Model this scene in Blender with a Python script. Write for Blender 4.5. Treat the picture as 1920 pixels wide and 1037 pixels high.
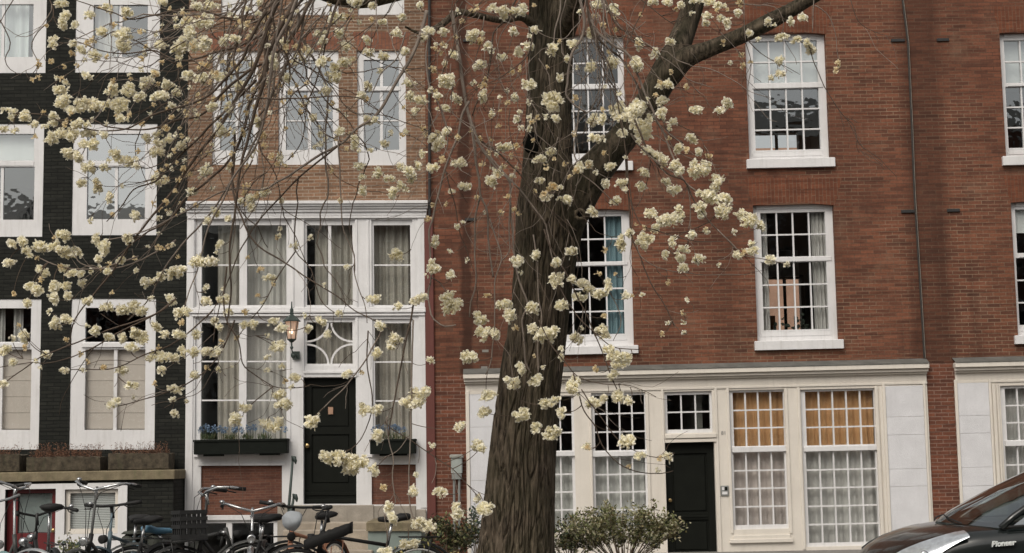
import bpy, math, random
from mathutils import Vector, Matrix, noise
random.seed(7)
scene = bpy.context.scene
for o in list(bpy.data.objects): bpy.data.objects.remove(o)

# ------------------------------------------------------------ camera
F_PX, TAN, ROLL, EYE = 2911.0, 0.1194, 0.017, 1.6
th = math.atan(TAN)
FW = Vector((0, math.cos(th), math.sin(th)))
UP0 = Vector((0, -math.sin(th), math.cos(th))); RT0 = Vector((1, 0, 0))
RT = RT0*math.cos(ROLL) - UP0*math.sin(ROLL)
UP = UP0*math.cos(ROLL) + RT0*math.sin(ROLL)
CP = Vector((0, 0, EYE))
cam_d = bpy.data.cameras.new("camera"); cam = bpy.data.objects.new("camera", cam_d)
scene.collection.objects.link(cam)
cam_d.sensor_width = 36; cam_d.lens = F_PX/1920*36; cam_d.clip_start = 0.1; cam_d.clip_end = 600
M = Matrix((RT, UP, -FW)).transposed().to_4x4(); M.translation = CP
cam.matrix_world = M
scene.camera = cam

# ------------------------------------------------------------ sky, sun, exposure
SUN_EL, SUN_AZ = math.radians(48), math.radians(205)
w = bpy.data.worlds.new("World"); scene.world = w; w.use_nodes = True
nt = w.node_tree; bg = nt.nodes['Background']
sky = nt.nodes.new('ShaderNodeTexSky'); sky.sky_type = 'NISHITA'; sky.sun_disc = False
sky.sun_elevation = SUN_EL; sky.sun_rotation = SUN_AZ
sky.air_density = 1.0; sky.dust_density = 4.0; sky.ozone_density = 1.0
hs = nt.nodes.new('ShaderNodeHueSaturation'); hs.inputs['Saturation'].default_value = 0.22
tint = nt.nodes.new('ShaderNodeMix'); tint.data_type = 'RGBA'; tint.blend_type = 'MULTIPLY'
tint.inputs['Factor'].default_value = 1.0; tint.inputs[7].default_value = (1.0, 0.965, 0.91, 1)
nt.links.new(sky.outputs[0], hs.inputs['Color']); nt.links.new(hs.outputs[0], tint.inputs[6])
nt.links.new(tint.outputs[2], bg.inputs['Color']); bg.inputs['Strength'].default_value = 0.145
sd = bpy.data.lights.new("sun", 'SUN'); sd.energy = 1.3; sd.angle = math.radians(38); sd.color = (1.0, 0.93, 0.82)
sun = bpy.data.objects.new("sun", sd); scene.collection.objects.link(sun)
sdir = Vector((math.sin(SUN_AZ)*math.cos(SUN_EL), math.cos(SUN_AZ)*math.cos(SUN_EL), math.sin(SUN_EL)))
sun.rotation_euler = sdir.to_track_quat('Z', 'Y').to_euler(); sun.location = sdir*60
scene.view_settings.view_transform = 'Standard'; scene.view_settings.look = 'None'
scene.view_settings.gamma = 1; scene.view_settings.exposure = 0.04
scene.render.engine = 'CYCLES'
scene.cycles.max_bounces = 9; scene.cycles.diffuse_bounces = 7; scene.cycles.transparent_max_bounces = 12

YF = 25.5                                     # plane of the house fronts
def P(px, py, Y):
    d = FW + RT*((px-960)/F_PX) + UP*((518.5-py)/F_PX)
    return CP + d*((Y-CP.y)/d.y)
def PXM(Y): return F_PX/(Y*math.cos(th))      # pixels of the photograph per metre at depth Y

# ------------------------------------------------------------ mesh helpers
class MB:
    def __init__(s): s.v = []; s.f = []; s.c = []; s.mi = []; s.cur = 0
    def add(s, vs, fs, col=None):
        n = len(s.v); s.v += [tuple(p) for p in vs]
        for f in fs: s.f.append([n+i for i in f]); s.mi.append(s.cur)
        if col is not None: s.c += col
        elif s.c: s.c += [(0,0,0,1)]*len(vs)
    def box(s, x0, x1, y0, y1, z0, z1):
        if x0 > x1: x0, x1 = x1, x0
        if y0 > y1: y0, y1 = y1, y0
        if z0 > z1: z0, z1 = z1, z0
        s.add([(x0,y0,z0),(x1,y0,z0),(x1,y1,z0),(x0,y1,z0),(x0,y0,z1),(x1,y0,z1),(x1,y1,z1),(x0,y1,z1)],
              [(0,3,2,1),(4,5,6,7),(0,1,5,4),(1,2,6,5),(2,3,7,6),(3,0,4,7)])
    def bbox(s, x0, x1, y0, y1, z0, z1, b=0.01):
        # box with bevelled vertical and top front edges
        if x0 > x1: x0, x1 = x1, x0
        if z0 > z1: z0, z1 = z1, z0
        sec = [(x0+b,y0),(x1-b,y0),(x1,y0+b),(x1,y1-b),(x1-b,y1),(x0+b,y1),(x0,y1-b),(x0,y0+b)]
        cx, cy = (x0+x1)/2, (y0+y1)/2
        vs = [(x, y, z0) for x, y in sec] + [(x, y, z1-b) for x, y in sec]
        vs += [(x + (b if x < cx else -b), y + (b if y < cy else -b), z1) for x, y in sec]
        fs = [tuple(range(7,-1,-1)), tuple(range(16,24))]
        for k in range(2):
            for i in range(8):
                j = (i+1) % 8; fs.append((k*8+i, k*8+j, k*8+8+j, k*8+8+i))
        s.add(vs, fs)
    def prism(s, poly, y0, y1):                # polygon in x,z, counter-clockwise seen from -y
        n = len(poly)
        vs = [(x, y0, z) for x, z in poly] + [(x, y1, z) for x, z in poly]
        fs = [tuple(range(n)), tuple(range(2*n-1, n-1, -1))]
        for i in range(n):
            j = (i+1) % n; fs.append((j, i, n+i, n+j))
        s.add(vs, fs)
    def slab(s, x0, x1, z0, z1, holes, y, dep, back=False):
        # upright sheet with holes and their reveals, outer rim too
        xs = sorted({x0, x1, *[max(x0, min(x1, h[i])) for h in holes for i in (0, 1)]})
        zs = sorted({z0, z1, *[max(z0, min(z1, h[i])) for h in holes for i in (2, 3)]})
        for i in range(len(xs)-1):
            for j in range(len(zs)-1):
                cx, cz = (xs[i]+xs[i+1])/2, (zs[j]+zs[j+1])/2
                if xs[i+1]-xs[i] < 1e-6 or zs[j+1]-zs[j] < 1e-6: continue
                if any(h[0] < cx < h[1] and h[2] < cz < h[3] for h in holes): continue
                s.add([(xs[i],y,zs[j]),(xs[i+1],y,zs[j]),(xs[i+1],y,zs[j+1]),(xs[i],y,zs[j+1])], [(0,1,2,3)])
                if back: s.add([(xs[i],y+dep,zs[j]),(xs[i+1],y+dep,zs[j]),(xs[i+1],y+dep,zs[j+1]),(xs[i],y+dep,zs[j+1])], [(3,2,1,0)])
        for (a, b, c, d) in holes:
            a, b, c, d = max(a, x0), min(b, x1), max(c, z0), min(d, z1)
            s.add([(a,y,c),(b,y,c),(b,y,d),(a,y,d),(a,y+dep,c),(b,y+dep,c),(b,y+dep,d),(a,y+dep,d)],
                  [(0,4,5,1),(1,5,6,2),(2,6,7,3),(3,7,4,0)])
        s.add([(x0,y,z0),(x1,y,z0),(x1,y,z1),(x0,y,z1),(x0,y+dep,z0),(x1,y+dep,z0),(x1,y+dep,z1),(x0,y+dep,z1)],
              [(0,1,5,4),(1,2,6,5),(2,3,7,6),(3,0,4,7)])
    def tube(s, pts, rad, n=6, cap=True, col=None):
        pts = [Vector(p) for p in pts]
        if not hasattr(rad, '__len__'): rad = [rad]*len(pts)
        t0 = (pts[1]-pts[0]).normalized()
        a = t0.orthogonal().normalized(); b0 = len(s.v); vs = []; fs = []
        for i, p in enumerate(pts):
            t = (pts[min(i+1, len(pts)-1)] - pts[max(i-1, 0)])
            t = t.normalized() if t.length > 1e-9 else t0
            a = (a - t*a.dot(t)); a = a.normalized() if a.length > 1e-6 else t.orthogonal().normalized()
            b = t.cross(a)
            for k in range(n):
                an = 2*math.pi*k/n
                vs.append(p + (a*math.cos(an)+b*math.sin(an))*rad[i])
        for i in range(len(pts)-1):
            for k in range(n):
                k2 = (k+1) % n
                fs.append((i*n+k, i*n+k2, (i+1)*n+k2, (i+1)*n+k))
        if cap: fs.append(tuple(range(n-1, -1, -1))); fs.append(tuple((len(pts)-1)*n+k for k in range(n)))
        s.add(vs, fs)
    def lathe(s, c, prof, n=16, axis=Vector((0,0,1))):
        axis = Vector(axis).normalized(); a = axis.orthogonal().normalized(); b = axis.cross(a); c = Vector(c)
        vs = []; fs = []
        for r, h in prof:
            for k in range(n):
                an = 2*math.pi*k/n + math.pi/n
                vs.append(c + axis*h + (a*math.cos(an)+b*math.sin(an))*r)
        for i in range(len(prof)-1):
            for k in range(n):
                k2 = (k+1) % n; fs.append((i*n+k, i*n+k2, (i+1)*n+k2, (i+1)*n+k))
        fs.append(tuple(range(n-1,-1,-1))); fs.append(tuple((len(prof)-1)*n+k for k in range(n)))
        s.add(vs, fs)
    def ball(s, c, r, sc=(1,1,1), n=10, m=6):
        c = Vector(c); prof = []
        vs = []; fs = []
        for j in range(m+1):
            ph = math.pi*j/m
            for k in range(n):
                an = 2*math.pi*k/n
                vs.append((c.x+r*sc[0]*math.sin(ph)*math.cos(an), c.y+r*sc[1]*math.sin(ph)*math.sin(an), c.z+r*sc[2]*math.cos(ph)))
        for j in range(m):
            for k in range(n):
                k2 = (k+1) % n; fs.append((j*n+k, (j+1)*n+k, (j+1)*n+k2, j*n+k2))
        s.add(vs, fs)
    def xform(s, mat):
        s.v = [tuple(mat @ Vector(p)) for p in s.v]; return s
    def shear(s, k):
        if k: s.v = [(x, y, z + k*x) for x, y, z in s.v]
        return s
    def build(s, name, mats, parent=None, smooth=False, origin=None):
        me = bpy.data.meshes.new(name)
        vs = s.v
        if origin is not None:
            o = Vector(origin); vs = [tuple(Vector(p)-o) for p in vs]
        me.from_pydata(vs, [], s.f)
        if not isinstance(mats, (list, tuple)): mats = [mats]
        for m in mats: me.materials.append(m)
        if len(mats) > 1: me.polygons.foreach_set('material_index', s.mi)
        if s.c:
            at = me.color_attributes.new('tone', 'FLOAT_COLOR', 'POINT')
            flat = []
            for q in s.c: flat += q
            at.data.foreach_set('color', flat)
        if smooth: me.polygons.foreach_set('use_smooth', [True]*len(me.polygons))
        me.update()
        ob = bpy.data.objects.new(name, me); scene.collection.objects.link(ob)
        if origin is not None: ob.location = origin
        if parent is not None: attach(ob, parent)
        return ob
WORLD = {}
def wm(o):
    m = Matrix.LocRotScale(o.location, o.rotation_euler, o.scale)
    if o.parent: m = wm(o.parent) @ o.matrix_parent_inverse @ m
    return m
def attach(ob, parent):
    inv = wm(parent).inverted(); ob.parent = parent; ob.matrix_parent_inverse = inv
def thing(name, loc, label, cat, group=None):
    o = bpy.data.objects.new(name, None); scene.collection.objects.link(o)
    o.location = loc; o.empty_display_size = .3
    o['label'] = label; o['category'] = cat
    if group: o['group'] = group
    return o
def tag(o, label=None, cat=None, group=None, kind=None):
    if label: o['label'] = label
    if cat: o['category'] = cat
    if group: o['group'] = group
    if kind: o['kind'] = kind
    return o

# ------------------------------------------------------------ materials
MATS = {}
def newmat(name):
    m = bpy.data.materials.new(name); m.use_nodes = True
    return m, m.node_tree, m.node_tree.nodes['Principled BSDF']
def nd(nt, t, **kw):
    n = nt.nodes.new(t)
    for k, v in kw.items(): setattr(n, k, v)
    return n
def mixc(nt, fac, a, b, blend='MIX'):
    m = nd(nt, 'ShaderNodeMix', data_type='RGBA', blend_type=blend)
    for sock, val in ((m.inputs[0], fac), (m.inputs[6], a), (m.inputs[7], b)):
        if isinstance(val, (int, float)): sock.default_value = val
        elif isinstance(val, tuple): sock.default_value = (*val, 1) if len(val) == 3 else val
        else: nt.links.new(val, sock)
    return m.outputs[2]
def math_n(nt, op, a, b=0.0, clamp=False):
    m = nd(nt, 'ShaderNodeMath', operation=op); m.use_clamp = clamp
    for sock, val in ((m.inputs[0], a), (m.inputs[1], b)):
        if isinstance(val, (int, float)): sock.default_value = val
        else: nt.links.new(val, sock)
    return m.outputs[0]
def noise_n(nt, vec, scale, detail=4, rough=.55):
    n = nd(nt, 'ShaderNodeTexNoise'); n.inputs['Scale'].default_value = scale
    n.inputs['Detail'].default_value = detail; n.inputs['Roughness'].default_value = rough
    nt.links.new(vec, n.inputs['Vector']); return n.outputs['Fac']
def rng(nt, v, a, b, c=0.0, d=1.0):
    m = nd(nt, 'ShaderNodeMapRange'); m.clamp = True
    nt.links.new(v, m.inputs[0])
    for i, x in enumerate((a, b, c, d)): m.inputs[i+1].default_value = x
    return m.outputs[0]
def plain(name, col, rough=.6, var=.12, scale=6, metal=0, bump=0, bscale=40, spec=.4, streak=0, coat=0, dirt=None):
    if name in MATS: return MATS[name]
    m, nt, bs = newmat(name)
    tc = nd(nt, 'ShaderNodeTexCoord').outputs['Object']
    n1 = noise_n(nt, tc, scale); n2 = noise_n(nt, tc, scale*9, 3)
    dk = tuple(c*(1-var) for c in col); lt = tuple(min(1, c*(1+var*.6)) for c in col)
    c = mixc(nt, rng(nt, n1, .3, .7), dk, lt)
    c = mixc(nt, rng(nt, n2, .4, .75, 0, .5), c, dk)
    if streak:
        mp = nd(nt, 'ShaderNodeMapping'); mp.inputs['Scale'].default_value = (14, 14, 1.1)
        nt.links.new(tc, mp.inputs[0])
        s_ = noise_n(nt, mp.outputs[0], 1.0, 5, .65)
        c = mixc(nt, rng(nt, s_, .52, .78, 0, streak), c, dirt or tuple(x*.45 for x in col))
    nt.links.new(c, bs.inputs['Base Color'])
    bs.inputs['Roughness'].default_value = rough; bs.inputs['Metallic'].default_value = metal
    bs.inputs['Specular IOR Level'].default_value = spec; bs.inputs['Coat Weight'].default_value = coat
    if bump:
        b = nd(nt, 'ShaderNodeBump'); b.inputs['Strength'].default_value = bump; b.inputs['Distance'].default_value = .01
        nt.links.new(noise_n(nt, tc, bscale, 5), b.inputs['Height']); nt.links.new(b.outputs[0], bs.inputs['Normal'])
    MATS[name] = m; return m
def brick_mat(name, c1, c2, c3, mortar, stripes=(), vertical=False, mfade=.6, mort=.0075, patch=.5, row=.0615, wid=.215, bump=.35, c3amt=.4, leach=0):
    m, nt, bs = newmat(name)
    tc = nd(nt, 'ShaderNodeTexCoord').outputs['Object']
    sx = nd(nt, 'ShaderNodeSeparateXYZ'); nt.links.new(tc, sx.inputs[0])
    cb = nd(nt, 'ShaderNodeCombineXYZ')
    nz = noise_n(nt, tc, 3.0, 2); wob = math_n(nt, 'MULTIPLY', math_n(nt, 'SUBTRACT', nz, .5), .012)
    xx = math_n(nt, 'ADD', sx.outputs[0], sx.outputs[1])
    if vertical:
        nt.links.new(sx.outputs[2], cb.inputs[0]); nt.links.new(xx, cb.inputs[1])
    else:
        nt.links.new(xx, cb.inputs[0]); nt.links.new(math_n(nt, 'ADD', sx.outputs[2], wob), cb.inputs[1])
    def bt(ca, cb_, mo, bias=0):
        b = nd(nt, 'ShaderNodeTexBrick'); b.inputs['Scale'].default_value = 1
        b.inputs['Brick Width'].default_value = wid; b.inputs['Row Height'].default_value = row
        b.inputs['Mortar Size'].default_value = mort; b.inputs['Mortar Smooth'].default_value = .25
        b.inputs['Bias'].default_value = bias
        b.inputs['Color1'].default_value = (*ca, 1); b.inputs['Color2'].default_value = (*cb_, 1); b.inputs['Mortar'].default_value = (*mo, 1)
        nt.links.new(cb.outputs[0], b.inputs['Vector']); return b
    b1 = bt(c1, c2, mortar)
    b2 = bt(c3, c1, mortar, -.1)
    col = mixc(nt, rng(nt, noise_n(nt, tc, .9, 4), .42, .62, 0, c3amt), b1.outputs['Color'], b2.outputs['Color'])
    # mortar that fades into the brick where the wall is sooty
    fade = rng(nt, noise_n(nt, tc, .45, 5, .6), .38, .62, 0, mfade)
    flat = bt(c1, c2, tuple(x*.9 for x in c2))
    col = mixc(nt, fade, col, flat.outputs['Color'])
    fine = noise_n(nt, tc, 26, 4, .7)
    col = mixc(nt, rng(nt, fine, .35, .75, 0, .5), col, tuple(x*.5 for x in c2))
    mp = nd(nt, 'ShaderNodeMapping'); mp.inputs['Scale'].default_value = (1, 1, .35); nt.links.new(tc, mp.inputs[0])
    big = noise_n(nt, mp.outputs[0], .7, 6, .62)
    col = mixc(nt, rng(nt, big, .48, .72, 0, patch), col, tuple(x*.38 for x in c2))
    mh = nd(nt, 'ShaderNodeMapping'); mh.inputs['Scale'].default_value = (1.1, 1.1, 16); nt.links.new(tc, mh.inputs[0])
    strk = noise_n(nt, mh.outputs[0], 1.0, 3, .6)
    col = mixc(nt, rng(nt, strk, .5, .70, 0, .65), col, tuple(x*.42 for x in c2))
    col = mixc(nt, rng(nt, strk, .28, .42, .22, 0), col, tuple(min(1, x*1.6+.02) for x in c1))
    mv = nd(nt, 'ShaderNodeMapping'); mv.inputs['Scale'].default_value = (2.6, 2.6, .22); nt.links.new(tc, mv.inputs[0])
    col = mixc(nt, rng(nt, noise_n(nt, mv.outputs[0], 1.0, 5, .65), .52, .74, 0, .45), col, tuple(x*.4 for x in c2))
    if leach:
        big2 = noise_n(nt, tc, 1.7, 6, .68)
        col = mixc(nt, rng(nt, big2, .56, .74, 0, leach), col, mortar)
    for (xc, hw, amt) in stripes:
        d = math_n(nt, 'ABSOLUTE', math_n(nt, 'SUBTRACT', math_n(nt, 'ADD', sx.outputs[0], math_n(nt, 'MULTIPLY', math_n(nt, 'SUBTRACT', noise_n(nt, tc, 2.5, 4), .5), .25)), xc))
        col = mixc(nt, rng(nt, d, hw*.6, hw*1.1, amt, 0), col, tuple(x*.35 for x in c2))
    nt.links.new(col, bs.inputs['Base Color'])
    bs.inputs['Roughness'].default_value = .88; bs.inputs['Specular IOR Level'].default_value = .25
    b = nd(nt, 'ShaderNodeBump'); b.inputs['Strength'].default_value = bump; b.inputs['Distance'].default_value = .006
    hgt = math_n(nt, 'ADD', math_n(nt, 'SUBTRACT', 1.0, b1.outputs['Fac']), math_n(nt, 'MULTIPLY', fine, .5))
    nt.links.new(hgt, b.inputs['Height']); nt.links.new(b.outputs[0], bs.inputs['Normal'])
    MATS[name] = m; return m
def glass_mat(name, refl=.2, tintc=(.92, .95, .94)):
    m = bpy.data.materials.new(name); m.use_nodes = True; nt = m.node_tree; nt.nodes.clear()
    out = nd(nt, 'ShaderNodeOutputMaterial'); mx = nd(nt, 'ShaderNodeMixShader')
    tr = nd(nt, 'ShaderNodeBsdfTransparent'); tr.inputs[0].default_value = (*tintc, 1)
    gl = nd(nt, 'ShaderNodeBsdfGlossy'); gl.inputs['Roughness'].default_value = .015; gl.inputs['Color'].default_value = (.92,.97,1,1)
    lw = nd(nt, 'ShaderNodeLayerWeight'); lw.inputs[0].default_value = .5
    f = rng(nt, math_n(nt, 'POWER', lw.outputs['Facing'], 4.0), 0, 1, refl, 1)
    tc = nd(nt, 'ShaderNodeTexCoord').outputs['Object']
    b = nd(nt, 'ShaderNodeBump'); b.inputs['Strength'].default_value = .12; b.inputs['Distance'].default_value = .02
    nt.links.new(noise_n(nt, tc, 3.5, 2), b.inputs['Height']); nt.links.new(b.outputs[0], gl.inputs['Normal'])
    nt.links.new(f, mx.inputs[0]); nt.links.new(tr.outputs[0], mx.inputs[1]); nt.links.new(gl.outputs[0], mx.inputs[2])
    nt.links.new(mx.outputs[0], out.inputs[0]); MATS[name] = m; return m
def cloth(name, col, trans=.35, var=.15):
    m, nt, bs = newmat(name)
    tc = nd(nt, 'ShaderNodeTexCoord').outputs['Object']
    mp = nd(nt, 'ShaderNodeMapping'); mp.inputs['Scale'].default_value = (9, 9, .5); nt.links.new(tc, mp.inputs[0])
    c = mixc(nt, rng(nt, noise_n(nt, mp.outputs[0], 1.2, 3), .3, .7), tuple(x*(1-var) for x in col), col)
    nt.links.new(c, bs.inputs['Base Color']); bs.inputs['Roughness'].default_value = .9
    tl = nd(nt, 'ShaderNodeBsdfTranslucent'); nt.links.new(c, tl.inputs[0])
    mx = nd(nt, 'ShaderNodeMixShader'); mx.inputs[0].default_value = trans
    nt.links.new(bs.outputs[0], mx.inputs[1]); nt.links.new(tl.outputs[0], mx.inputs[2])
    nt.links.new(mx.outputs[0], nt.nodes['Material Output'].inputs[0]); MATS[name] = m; return m
def leaf_mat(name, ramp, trans=.3, rough=.6, jitter=.35):
    # ramp: colours from the leaf's foot to its tip, by the 'tone' attribute
    m, nt, bs = newmat(name)
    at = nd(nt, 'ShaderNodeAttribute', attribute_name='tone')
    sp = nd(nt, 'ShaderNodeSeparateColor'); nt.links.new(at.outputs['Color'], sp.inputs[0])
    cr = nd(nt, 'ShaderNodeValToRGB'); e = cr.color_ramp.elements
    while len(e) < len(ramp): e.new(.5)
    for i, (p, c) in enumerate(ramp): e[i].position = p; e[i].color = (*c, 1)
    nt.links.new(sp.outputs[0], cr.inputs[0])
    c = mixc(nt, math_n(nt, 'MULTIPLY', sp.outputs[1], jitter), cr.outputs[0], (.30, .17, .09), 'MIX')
    nt.links.new(c, bs.inputs['Base Color']); bs.inputs['Roughness'].default_value = rough
    bs.inputs['Specular IOR Level'].default_value = .3
    tl = nd(nt, 'ShaderNodeBsdfTranslucent'); nt.links.new(c, tl.inputs[0])
    mx = nd(nt, 'ShaderNodeMixShader'); mx.inputs[0].default_value = trans
    nt.links.new(bs.outputs[0], mx.inputs[1]); nt.links.new(tl.outputs[0], mx.inputs[2])
    nt.links.new(mx.outputs[0], nt.nodes['Material Output'].inputs[0]); MATS[name] = m; return m

WHITE = plain('white_paint', (.68,.675,.68), .5, .08, 3, streak=.38, bump=.15, dirt=(.36,.35,.32))
CREAM = plain('cream_paint', (.68,.635,.57), .55, .06, 3, streak=.28, bump=.15, dirt=(.42,.38,.32))
PLAST = plain('white_plaster', (.64,.64,.66), .8, .08, 4, bump=.5, bscale=60, streak=.12)
LEAD = plain('lead_flashing', (.13,.13,.12), .6, .3, 5, streak=.4)
BLACKP = plain('black_gloss_paint', (.008,.009,.007), .5, .2, 5, spec=.12)
BLACKW = plain('black_box_paint', (.009,.011,.009), .7, .2, 5, spec=.1)
STONE = plain('blue_stone', (.30,.27,.23), .8, .25, 5, bump=.4, streak=.35)
STONEG = plain('mossy_ledge', (.20,.165,.105), .9, .35, 7, bump=.6, streak=.5, dirt=(.10,.12,.05))
TEALW = plain('grey_green_render', (.20,.24,.22), .8, .15, 3, bump=.3, streak=.2)
DARKI = plain('dark_room', (.24,.23,.21), .9, .2, 1)
DARKI2 = plain('dark_room_floor', (.07,.055,.045), .7, .2, 1)
MAROON = plain('maroon_paint', (.125,.038,.030), .6, .15, 2, streak=.25, bump=.2)
IRON = plain('black_iron', (.025,.025,.025), .5, .2, 8)
GREENI = plain('green_iron', (.035,.05,.045), .5, .2, 8)
GLASS = glass_mat('window_glass', .09, (.94,.96,.95))
GLASSU = glass_mat('upper_window_glass', .20)
GLASSD = glass_mat('dark_window_glass', .05)
SHEER = cloth('sheer_curtain', (.62,.60,.58), .12)
LINEN = cloth('linen_curtain', (.50,.46,.41), .1)
ORANGE = cloth('orange_curtain', (.72,.42,.21), .08)
BLUEC = cloth('blue_curtain', (.20,.30,.34), .1)
BLIND = cloth('roman_blind', (.62,.55,.50), .1, .05)
BLINDW = cloth('white_blind', (.76,.78,.78), .15, .05)
def X_at(px, py=520): return P(px, py, YF).x
BR_B = brick_mat('red_brick', (.222,.086,.050), (.106,.046,.030), (.275,.115,.060), (.29,.20,.135),
                 stripes=((X_at(873), .10, .75), (X_at(1745), .40, .5)), mfade=1.0, patch=.5, mort=.0062, leach=.22)
BR_P = brick_mat('pier_brick', (.22,.080,.046), (.11,.045,.030), (.17,.060,.035), (.27,.175,.135), mfade=.15, patch=.2, c3amt=.2)
BR_V = brick_mat('arch_brick', (.20,.072,.038), (.14,.052,.030), (.19,.065,.035), (.20,.13,.09), vertical=True, mfade=.6, patch=.3, mort=.0055)
BR_2 = brick_mat('brown_brick', (.35,.195,.118), (.17,.10,.064), (.045,.032,.026), (.42,.35,.27), mfade=.55, patch=.4, c3amt=.95, leach=.15, row=.0565, wid=.19, mort=.0085)
BR_2D = brick_mat('brown_arch_brick', (.30,.13,.08), (.22,.095,.06), (.2,.09,.05), (.16,.10,.08), vertical=True, mfade=.3, patch=.3)
BR_K = brick_mat('black_brick', (.026,.027,.022), (.012,.013,.011), (.030,.030,.024), (.007,.008,.007), mfade=.3, patch=.3, bump=.8)
BR_L = brick_mat('low_panel_brick', (.20,.085,.055), (.13,.058,.042), (.10,.045,.034), (.20,.13,.10), mfade=.5, patch=.35, mort=.0045, row=.043, wid=.165)
# ------------------------------------------------------------ ground, quay, road
def sheet(name, x0, x1, y0, y1, z, mat, kind='structure'):
    mb = MB(); nx, ny = 12, 12
    for i in range(nx):
        for j in range(ny):
            a, b = x0+(x1-x0)*i/nx, x0+(x1-x0)*(i+1)/nx; c, d = y0+(y1-y0)*j/ny, y0+(y1-y0)*(j+1)/ny
            mb.add([(a,c,z),(b,c,z),(b,d,z),(a,d,z)], [(0,1,2,3)])
    o = mb.build(name, mat); o['kind'] = kind; return o
CLINK = brick_mat('clinker_paving', (.13,.085,.07), (.09,.065,.055), (.15,.10,.08), (.07,.06,.05), mfade=.4, patch=.4)
PAVE = plain('grey_paving', (.20,.19,.18), .85, .2, 4, bump=.3)
EARTH = plain('dark_ground', (.09,.08,.07), .95, .25, 2)
sheet('ground', -120, 120, -120, 140, -.02, EARTH)
sheet('road', -60, 60, 18.2, 23.5, .0, CLINK)
q = MB(); q.box(-60, 60, 11.4, 18.2, -.01, .14); o = q.build('quay_strip', PAVE); o['kind'] = 'structure'
q = MB(); q.box(-60, 60, 23.5, YF+.2, -.01, .10); o = q.build('pavement', PAVE); o['kind'] = 'structure'

# ------------------------------------------------------------ house builder
class Fac:
    def __init__(s, k, xr, root): s.k, s.xr, s.root = k, xr, root
    def pt(s, px, py, Y=YF):
        p = P(px, py, Y); return p.x, p.z - s.k*(p.x-s.xr)
    def rect(s, r, Y=YF):
        x0, y0, x1, y1 = r; xm, ym = (x0+x1)/2, (y0+y1)/2
        return (s.pt(x0, ym, Y)[0], s.pt(x1, ym, Y)[0], s.pt(xm, y1, Y)[1], s.pt(xm, y0, Y)[1])
    def build(s, mb, name, mat, parent=None, smooth=False):
        mb.v = [(x, y, z + s.k*(x-s.xr)) for x, y, z in mb.v]
        return mb.build(name, mat, parent or s.root, smooth)
def rects(gr, cols, rows):
    """world pane grid -> bars"""
    return gr
def curtain(fac, x0, x1, z0, z1, y, mat, parent, name='curtain', amp=.03, wl=.11, seed=0, gather=0):
    rd = random.Random(seed*13+5); mb = MB(); n = max(6, int(abs(x1-x0)/wl*10)); vs = []; fs = []
    ph = rd.random()*6; nz = 7
    for j in range(nz):
        t = j/(nz-1); z = z0+(z1-z0)*t
        for i in range(n+1):
            u = i/n; x = x0+(x1-x0)*u
            if gather: x = x0 + (x1-x0)*u*(1-gather*math.sin(math.pi*(1-t))**.8)
            a = amp*(math.sin(x/wl*6.28+ph+.7*math.sin(x*7+ph)) + .45*math.sin(x/wl*2.9+ph*2+t*.4))*(.75+.3*(1-t))
            vs.append((x, y+a, z))
    for j in range(nz-1):
        for i in range(n):
            a = j*(n+1)+i; fs.append((a, a+1, a+n+2, a+n+1))
    mb.add(vs, fs); return fac.build(mb, name, mat, parent, smooth=True)
def window(fac, outer, panes, rec=.09, sill=None, glass=None, mat=None, rails=(), name='window', fthick=.07, bar=.024, crown=None):
    """outer/pane boxes in photo pixels; panes: (x0,y0,x1,y1,cols,rows)"""
    glass = glass or GLASS; mat = mat or WHITE
    ox0, ox1, oz0, oz1 = fac.rect(outer); Yw = YF+rec
    mb = MB(); holes = []
    for p in panes:
        holes.append(fac.rect(p[:4], Yw))
    mb.slab(ox0-.012, ox1+.012, oz0-.012, oz1+.012, holes, Yw, fthick)
    for h, p in zip(holes, panes):
        cols, rows = p[4], p[5]; vb = p[6] if len(p) > 6 else bar
        for i in range(1, cols):
            x = h[0]+(h[1]-h[0])*i/cols; mb.box(x-vb/2, x+vb/2, Yw+.018, Yw+fthick-.004, h[2]-.005, h[3]+.005)
        for j in range(1, rows):
            z = h[2]+(h[3]-h[2])*j/rows; mb.box(h[0]-.005, h[1]+.005, Yw+.0185, Yw+fthick-.0045, z-bar/2, z+bar/2)
    for r in rails:                              # moulded rails proud of the frame
        a, b, c, d = fac.rect(r[:4], Yw); pr = r[4] if len(r) > 4 else .03
        mb.bbox(a, b, Yw-pr, Yw+.004, c, d, .006)
    fr = fac.build(mb, name, mat)
    g = MB()
    for h in holes:
        yy = Yw+fthick*.72; tl = random.uniform(-.004, .004); t2 = random.uniform(-.003, .003)
        g.add([(h[0]-.004,yy,h[2]-.004),(h[1]+.004,yy+tl,h[2]-.004),(h[1]+.004,yy+tl+t2,h[3]+.004),(h[0]-.004,yy+t2,h[3]+.004)], [(0,1,2,3)])
    fac.build(g, 'pane', glass, fr)
    if sill:
        a, b, c, d = fac.rect(sill, YF-.05); sb = MB(); sb.bbox(a, b, YF-.075, Yw+.01, c, d, .008); fac.build(sb, 'sill', mat, fr)
    fr['_x'] = 0; del fr['_x']
    return fr, holes
def arch(fac, x0, x1, yl, yh, mat, splay=10, drop=3, proud=.004):
    """flat brick arch in pixels: lower edge y=yl (crown), drops at corners; top yh"""
    mb = MB(); n = 8; pts = []
    for i in range(n+1):
        t = i/n; px = x0+(x1-x0)*t; py = yl + drop*(2*t-1)**2
        pts.append(fac.pt(px, py))
    top = [fac.pt(x1+splay, yh), fac.pt(x0-splay, yh)]
    mb.prism(pts+top, YF-proud, YF+.085)
    return fac.build(mb, 'brick_arch', mat)

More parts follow.
